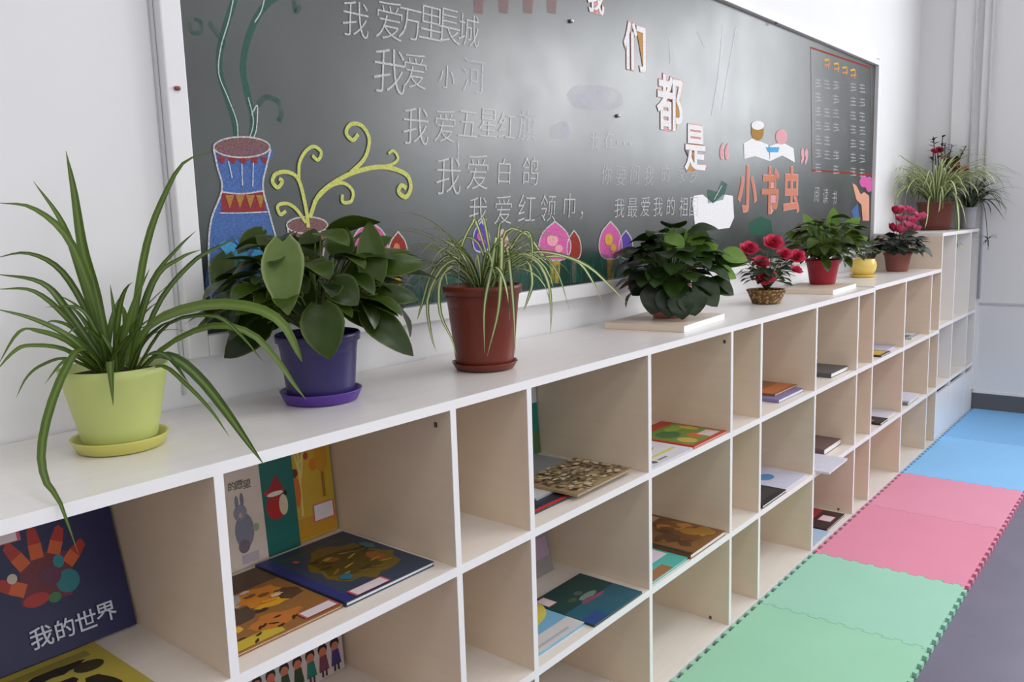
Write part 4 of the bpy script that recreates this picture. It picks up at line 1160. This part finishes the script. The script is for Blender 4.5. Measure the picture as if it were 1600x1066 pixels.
mb.build('foliage', VARI, t3, smooth_=True, attrs=True)

# ---- spare white boards under two of the pots
def slab(label, x0, y0, w, d, ang, h=0.018):
    t = thing('shelf_board', label, 'board', (x0, y0, ZA), 'spare shelf boards under the pots', (0, 0, math.radians(ang)))
    mb = MB(); mb.box(0, w, 0.0015, d, 0, h, 0); mb.box(0, w, 0, 0.0015, 0, h, 1)
    mb.build('panel', [M_lam, M_edge], t, world=False)
    return t
slab('loose white shelf board under the bushy dark green plant', 1.482, 0.052, 0.335, 0.25, 6)
slab('loose white shelf board under the plant in the red pot', 2.712, 0.050, 0.345, 0.235, 3)

# ---- bushy plant on the first loose board
Z4 = ZA + 0.0185
B4 = V3((1.665, 0.198, Z4 + .0005))
t4 = thing('potted_plant', 'bushy dark green plant hiding its pink pot on a loose white board', 'potted plant', B4, 'potted plants on the bookcases')
M_pinkpot = mat('pink_plastic', srgb(198, 120, 112), 0.4, 0.06, 8, 0.4)
pot_parts(t4, B4, 0.052, 0.068, 0.105, M_pinkpot, rim=0.003, rimh=0.012)
mb, br, st = MB(), MB(), MB()
root4 = B4 + V3((0, 0, .095))
crown(mb, st, root4, B4 + V3((0, -.012, .155)), (.165, .125, .135), 78, (.065, .09), (.75, .95), 15, ZA, HEART, (.4, 1.1), ymax=WY - .07, lo=-.55, rr=(0, .7))
D4 = depth(root4)
for b, tp, w, o0, o1, dr, r in [((1075, 400), (1040, 350), 46, 0, .02, .4, .8), ((1040, 420), (1000, 380), 46, .02, .0, .4, .3), ((1120, 405), (1168, 412), 34, -.02, -.04, .5, .8), ((1090, 440), (1120, 480), 44, -.1, -.1, .5, .3),
                                ((1040, 440), (1020, 490), 52, -.1, -.1, .5, .1), ((1060, 450), (1066, 500), 52, -.1, -.1, .5, .15), ((1110, 440), (1146, 462), 34, -.06, -.07, .5, .4), ((1010, 430), (988, 462), 42, -.02, .0, .5, .1), ((1090, 390), (1102, 360), 34, .0, .0, .5, .7), ((1052, 455), (1044, 497), 50, -.12, -.12, .4, .1), ((1078, 458), (1086, 494), 46, -.125, -.125, .4, .2), ((1026, 452), (1018, 492), 46, -.11, -.11, .4, .05), ((1062, 462), (1064, 499), 40, -.13, -.13, .4, .15)]:
    px_blade(mb, b, tp, w, D4, o0, o1, dr, r)
    A = keep(at_depth(b, D4 + o0)); st.tube(smooth([root4, (root4 + A) / 2 + V3((0, 0, .02)), A], 5), .0016, 5)
for b, tp, w, o0 in [((1078, 380), (1100, 356), 34, -.05), ((1132, 396), (1168, 408), 30, -.04), ((1060, 392), (1040, 362), 34, -.08), ((1120, 420), (1150, 436), 24, -.06), ((1096, 395), (1122, 384), 26, -.06)]:
    px_blade(br, b, tp, w, D4, o0, o0, .4, .6)
    A = keep(at_depth(b, D4 + o0)); st.tube(smooth([root4, (root4 + A) / 2 + V3((0, 0, .03)), A], 6), .0016, 5)
mb.build('foliage', DARKB, t4, smooth_=True, attrs=True)
o = br.build('young_leaves', BRIGHT, t4, smooth_=True, attrs=True); o['label'] = 'bright green young leaves'
st.build('stems', M_stem, t4, smooth_=True)

# ---- roses in a wicker basket
B5 = on_z((1197, 474), ZA); B5.z = ZA
t5 = thing('flower_basket', 'small wicker basket of crimson rose flowers', 'flower basket', B5, 'potted plants on the bookcases')
def wicker():
    m, nt, b, out = new_mat('wicker')
    N, L = nt.nodes, nt.links
    tc = N.new('ShaderNodeTexCoord')
    w = N.new('ShaderNodeTexVoronoi'); w.inputs['Scale'].default_value = 90
    L.new(tc.outputs['Object'], w.inputs['Vector'])
    r = N.new('ShaderNodeValToRGB')
    r.color_ramp.elements[0].color = srgb(214, 186, 120); r.color_ramp.elements[1].color = srgb(110, 74, 40)
    r.color_ramp.elements[1].position = .6
    L.new(w.outputs['Distance'], r.inputs['Fac']); L.new(r.outputs['Color'], b.inputs['Base Color'])
    b.inputs['Roughness'].default_value = .7
    return m
M_wick = wicker()
mb = MB()
rb0, rb1, hb5 = .046, .064, .052
for k in range(9):                                   # coils of the weave
    t = k / 8
    rr = rb0 + (rb1 - rb0) * t
    pts = [(B5.x + (rr + .0022 * (1 if (i + k) % 2 else -1)) * math.cos(2 * math.pi * i / 36), B5.y + (rr + .0022 * (1 if (i + k) % 2 else -1)) * math.sin(2 * math.pi * i / 36), ZA + .0042 + t * (hb5 - .008)) for i in range(37)]
    mb.tube(pts, .0036 if k < 8 else .005, 6)
mb.lathe([(0, .001), (rb0, .001), (rb1 - .003, hb5 - .006), (rb1 - .006, hb5 - .006), (rb0 - .004, .006), (0, .006)], (B5.x, B5.y, ZA), 36)
mb.build('basket', M_wick, t5, smooth_=True)
MB().lathe([(0, hb5 - .012), (rb1 - .007, hb5 - .014)], (B5.x, B5.y, ZA), 24).build('soil', M_soil, t5)
D5 = depth(B5)
root5 = B5 + V3((0, 0, .045))
mb, st = MB(), MB()
crown(mb, st, root5, B5 + V3((0, 0, .115)), (.10, .085, .085), 60, (.03, .05), (.55, .75), 25, ZA, OVAL, (.2, .8), lo=-.5, rr=(0, .8), sw=.001, ymax=WY - .07)
def rose(parent, P, R, seed, m, up=None):
    g = random.Random(seed)
    b = MB()
    ax = (up or (-CF * .7 + V3((g.uniform(-.4, .4), 0, .7)))).normalized()
    h = V3((0, 0, 1)) if abs(ax.z) < .8 else V3((1, 0, 0))
    e1 = ax.cross(h).normalized(); e2 = ax.cross(e1)
    for ring, (nn_, op, sz) in enumerate(((3, .15, .55), (4, .55, .75), (5, .95, .95), (6, 1.35, 1.05))):
        for k in range(nn_):
            a = 2 * math.pi * (k + .5 * (ring % 2)) / nn_ + g.uniform(-.2, .2)
            o = e1 * math.cos(a) + e2 * math.sin(a)
            d = ax * math.cos(op) + o * math.sin(op)
            nrm = ax * math.sin(op) - o * math.cos(op)
            b.blade(P - ax * R * .35 + o * R * .08, d, nrm, R * sz, R * sz * .95, -.5, .25, min(1, max(0, .25 + .2 * ring + g.uniform(-.2, .2))), 0, [.3, .62, .85, .98, 1, .96, .85, .62, .25], .05)
    return b.build('flower', m, parent, smooth_=True, attrs=True)
RS = [((1171, 387), .035, 0), ((1209, 378), .038, -.03), ((1190, 409), .033, -.05), ((1196, 432), .037, -.07), ((1226, 396), .029, -.02), ((1246, 400), .032, -.01), ((1244, 421), .026, -.03), ((1160, 402), .024, .01)]
for k, (q, R, o) in enumerate(RS):
    P = at_depth(q, D5 + o)
    rose(t5, P, R, 40 + k, PET_R)
    st.tube(smooth([root5, (root5 + P) / 2 + V3((0, 0, .02)), P], 6), .0014, 5)
mb.build('foliage', DARKR, t5, smooth_=True, attrs=True)
st.build('stems', M_stem, t5, smooth_=True)

# ---- plant in the red pot on the second loose board
B6 = V3((2.995, 0.19, Z4))
t6 = thing('potted_pothos', 'leafy green plant in a red pot on a loose white board', 'potted plant', B6, 'potted plants on the bookcases')
M_red = mat('red_plastic', srgb(168, 38, 54), 0.38, 0.06, 8, 0.4)
pot_parts(t6, B6, 0.052, 0.072, 0.105, M_red, rim=0.003, rimh=0.014)
mb, br, st = MB(), MB(), MB()
root6 = B6 + V3((0, 0, .095))
crown(mb, st, root6, B6 + V3((-.01, -.015, .165)), (.215, .14, .135), 130, (.055, .08), (.5, .65), 35, ZA, HEART, (.3, 1.0), ymax=WY - .07, lo=-.5, rr=(.1, .9))
D6 = depth(root6)
for b, tp, w, o0 in [((1300, 360), (1302, 324), 22, 0), ((1270, 365), (1254, 334), 20, 0), ((1320, 360), (1344, 340), 20, 0), ((1250, 380), (1226, 362), 20, -.02), ((1290, 380), (1276, 350), 20, -.06), ((1330, 380), (1356, 372), 20, -.02)]:
    px_blade(br, b, tp, w, D6, o0, o0, .4, .6)
    A = keep(at_depth(b, D6 + o0)); st.tube(smooth([root6, (root6 + A) / 2 + V3((0, 0, .03)), A], 6), .0016, 5)
mb.build('foliage', BROAD, t6, smooth_=True, attrs=True)
o = br.build('young_leaves', BRIGHT, t6, smooth_=True, attrs=True); o['label'] = 'bright green young leaves'
st.build('stems', M_stem, t6, smooth_=True)

# ---- small yellow pot
ZB = ZT2 + 0.0005
B7 = on_y((1348, 432), 0.20); B7 = V3((B7.x, 0.20, ZB))
t7 = thing('potted_seedling', 'small round yellow pot on a yellow saucer beside the red pot plant', 'potted plant', B7, 'potted plants on the bookcases')
M_yel = mat('yellow_ceramic', srgb(232, 202, 104), 0.3, 0.05, 8, 0.5)
saucer_part(t7, B7, 0.062, 0.012, M_yel)
mb = MB().lathe([(0, .005), (.036, .005), (.044, .012), (.057, .032), (.062, .052), (.060, .070), (.054, .082), (.053, .088), (.050, .088), (.050, .08), (.05, .05), (0, .045)], B7, 40)
mb.build('pot', M_yel, t7, smooth_=True)
MB().lathe([(0, .080), (.050, .078)], B7, 24).build('soil', M_soil, t7)
mb, st = MB(), MB()
root7 = B7 + V3((0, 0, .08))
crown(mb, st, root7, B7 + V3((0, 0, .125)), (.07, .07, .045), 16, (.035, .05), (.5, .7), 55, ZB, OVAL, (.3, .9), lo=-.1, rr=(.2, .8), sw=.001)
mb.build('foliage', BROAD, t7, smooth_=True, attrs=True); st.build('stems', M_stem, t7, smooth_=True)

# ---- cyclamen in the brown pot
P8 = on_y((1402, 417), 0.16); B8 = V3((P8.x, 0.16, ZB))
t8 = thing('potted_cyclamen', 'pink flowering cyclamen in a small brown pot at the end of the bookcase', 'potted plant', B8, 'potted plants on the bookcases')
M_brown = mat('brown_clay', srgb(138, 84, 74), 0.6, 0.08, 10, 0.3)
pot_parts(t8, B8, 0.052, 0.070, 0.100, M_brown, rim=0.003, rimh=0.016)
D8 = depth(B8)
root8 = B8 + V3((0, 0, .09))
mb, st = MB(), MB()
crown(mb, st, root8, B8 + V3((0, 0, .130)), (.15, .125, .07), 80, (.05, .075), (.8, 1.0), 65, ZB, HEART, (.2, .8), lo=-.45, rr=(0, 1), sw=.0014, ymax=WY - .07)
def cyclamen(parent, P, R, seed):
    g = random.Random(seed)
    b = MB()
    ax = V3((g.uniform(-.3, .3), g.uniform(-.5, .1), 1)).normalized()
    e1 = ax.cross(V3((0, 1, 0))).normalized(); e2 = ax.cross(e1)
    for k in range(6):
        a = 2 * math.pi * k / 6 + g.uniform(-.2, .2)
        o = e1 * math.cos(a) + e2 * math.sin(a)
        d = ax * .75 + o * .75
        b.blade(P + o * R * .1, d, ax * .7 - o * .7, R * 1.05, R * 1.0, -.5, .1, g.uniform(.1, .9), 0, OVAL, .08)
    return b.build('flower', PET_R if seed in (70, 74) else PET_P, parent, smooth_=True, attrs=True)
for k, (q, R, o) in enumerate([((1399, 334), .046, 0), ((1412, 331), .040, .02), ((1426, 348), .040, 0), ((1437, 343), .046, .01), ((1396, 361), .046, -.03), ((1418, 356), .040, -.03), ((1408, 346), .038, .0), ((1430, 360), .036, -.03), ((1420, 332), .036, .02), ((1406, 364), .040, -.04)]):
    P = at_depth(q, D8 + o)
    cyclamen(t8, P, R, 70 + k)
    st.tube(smooth([root8, (root8 + P) / 2 + V3((0, 0, .02)), P], 6), .0016, 5)
mb.build('foliage', BLUEG, t8, smooth_=True, attrs=True)
st.build('stems', M_stemd, t8, smooth_=True)

# ---- plants on the taller cabinet
ZC = TZ + 0.0005
P9 = on_y((1461, 354), 0.19); B9 = V3((P9.x, 0.19, ZC))
t9 = thing('potted_spider_plant', 'striped spider plant in a large brown pot on the taller cabinet', 'potted plant', B9, 'potted plants on the bookcases')
M_terra2 = mat('brown_plastic', srgb(108, 56, 44), 0.45, 0.08, 8, 0.4)
saucer_part(t9, B9, 0.092, 0.016, M_terra2)
pot_parts(t9, B9, 0.080, 0.108, 0.165, M_terra2, z0=0.005, rim=0.004, rimh=0.02)
C9 = B9 + V3((0, 0, .165)); D9 = depth(C9)
mb = MB(); g = random.Random(77)
for k in range(150):
    az = g.uniform(0, 6.283)
    arc_leaf(mb, C9 + V3((math.cos(az), math.sin(az), 0)) * g.uniform(0, .05), az, g.uniform(.75, 1.5), g.uniform(.26, .56), g.uniform(1.7, 3.3), g.uniform(.0065, .0095), g.uniform(.1, .9), ZC)
for pts, w, offs in [([(1470, 305), (1488, 300), (1496, 320), (1498, 360), (1493, 395)], .008, (0, -.14, -.22, -.22)), ([(1462, 305), (1452, 310), (1449, 340), (1445, 358)], .006, (0, -.12, -.14)), ([(1468, 305), (1470, 300), (1468, 325), (1466, 332)], .006, (0, -.12, -.14)), ([(1478, 305), (1494, 306), (1504, 325), (1510, 352)], .007, (0, -.12, -.16))]:
    traced(mb, pts, D9, w, g.uniform(.4, .9), None, offs)
mb.build('foliage', VARI_IN, t9, smooth_=True, attrs=True)
# a rooted plantlet hanging in front of the cabinet on its runner
sb = MB(); pl = MB()
pts = [at_depth(q, D9 + o) for q, o in (((1470, 300), 0), ((1486, 318), -.14), ((1494, 350), -.22), ((1493, 380), -.235))]
sb.tube(smooth(pts, 12), .0022, 6)
for k in range(8):
    arc_leaf(pl, pts[-1], k * .785, g.uniform(-.3, .9), g.uniform(.05, .09), 1.4, .005, g.uniform(.3, .9), None)
rn = sb.build('runner', M_stem, t9, smooth_=True)
pl.build('plantlet', VARI_IN, rn, smooth_=True, attrs=True)

B10 = V3((5.155, 0.050, ZC))
t10 = thing('potted_sedge', 'dark grassy plant in a pale grey pot at the right corner of the cabinet', 'potted plant', B10, 'potted plants on the bookcases')
M_gpot = mat('pale_grey_pot', srgb(176, 176, 182), 0.4, 0.05, 8, 0.4)
pot_parts(t10, B10, 0.036, 0.046, 0.130, M_gpot, rim=0.002, rimh=0.012)
C10 = B10 + V3((0, 0, .125)); D10 = depth(C10)
mb = MB(); g = random.Random(88)
DG = leaf_mat('dark_grass_leaf', srgb(44, 56, 40), srgb(98, 112, 78), None)
for k in range(60):
    az = g.uniform(-3.0, -.1) if k % 3 else g.uniform(0, 6.28)
    arc_leaf(mb, C10 + V3((math.cos(az), math.sin(az), 0)) * g.uniform(0, .02), az, g.uniform(.6, 1.4), g.uniform(.18, .36), g.uniform(1.4, 2.8), .0055, g.uniform(0, .8), ZC)
for pts, w in [([(1522, 310), (1540, 292), (1564, 286)], .006), ([(1522, 312), (1545, 302), (1560, 312), (1568, 330)], .006), ([(1522, 315), (1544, 312), (1560, 326), (1574, 345)], .0065), ([(1520, 312), (1524, 290), (1532, 270)], .005), ([(1520, 312), (1508, 290), (1512, 266)], .005)]:
    traced(mb, pts, D10, w, g.uniform(0, .6), None, (0, -.03, -.05))
mb.build('foliage', DG, t10, smooth_=True, attrs=True)
sb = MB(); pl = MB()
pts = [at_depth(q, D10 + o) for q, o in (((1524, 312), 0), ((1536, 318), -.05), ((1541, 345), -.08), ((1543, 374), -.08))]
sb.tube(smooth(pts, 12), .002, 6)
for k in range(11):
    arc_leaf(pl, pts[-1], k * .57, g.uniform(-.6, .9), g.uniform(.05, .11), 1.5, .004, g.uniform(0, .6), None)
rn = sb.build('runner', M_stemd, t10, smooth_=True)
pl.build('plantlet', DG, rn, smooth_=True, attrs=True)

P11 = on_y((1504, 352), 0.135); B11 = V3((min(P11.x, 5.14), 0.262, ZC))
t11 = thing('potted_thorn_flower', 'spindly red-flowered plant in a small red pot behind the striped plant', 'potted plant', B11, 'potted plants on the bookcases')
pot_parts(t11, B11, 0.034, 0.048, 0.080, M_red, rim=0.002, rimh=0.010)
root11 = B11 + V3((0, 0, .07)); D11 = depth(root11)
mb, dr, st = MB(), MB(), MB(); g = random.Random(99)
TOPS = [(1459, 214), (1475, 214), (1480, 224), (1462, 236), (1469, 232), (1490, 240), (1500, 248), (1506, 262), (1514, 264), (1520, 230), (1496, 228), (1484, 250)]
for q in TOPS:
    P = keep(at_depth(q, D11 - .02 + g.uniform(-.05, .05)))
    if P.x > WX - .05: P.x = WX - .05
    mid = (root11 + P) / 2 + V3((g.uniform(-.03, .03), g.uniform(-.03, 0), .03))
    st.tube(smooth([root11, mid, P], 10), .0028, 5)
    for k in range(6):
        a = g.uniform(0, 6.28); t = g.uniform(.55, 1)
        Q = mid.lerp(P, t)
        mb.blade(Q, (math.cos(a), math.sin(a), .4), (0, 0, 1), g.uniform(.03, .05), .02, .4, .1, g.uniform(0, .8), 0, OVAL)
for k, (q, R) in enumerate([((1460, 236), .024), ((1468, 234), .026), ((1514, 265), .026), ((1500, 261), .02)]):
    P = keep(at_depth(q, D11 - .05))
    if P.x > WX - .06: P.x = WX - .06
    rose(t11, P, R, 120 + k, PET_R if k < 3 else PET_P)
for k in range(30):
    P = keep(at_depth((g.uniform(1476, 1496), g.uniform(244, 272)), D11 - .08 + g.uniform(-.04, .04)))
    if P.x > WX - .06: P.x = WX - .06
    a = g.uniform(0, 6.28)
    dr.blade(P, (math.cos(a), math.sin(a), g.uniform(-.5, .5)), (g.uniform(-1, 1), -1, g.uniform(0, 1)), g.uniform(.03, .05), .03, g.uniform(-1, 1), .2, g.uniform(0, 1), 0, OVAL, .15)
mb.build('foliage', DARKR, t11, smooth_=True, attrs=True)
o = dr.build('dried_leaves', DRY, t11, smooth_=True, attrs=True); o['label'] = 'brown dried leaves'
st.build('stems', M_stemd, t11, smooth_=True)
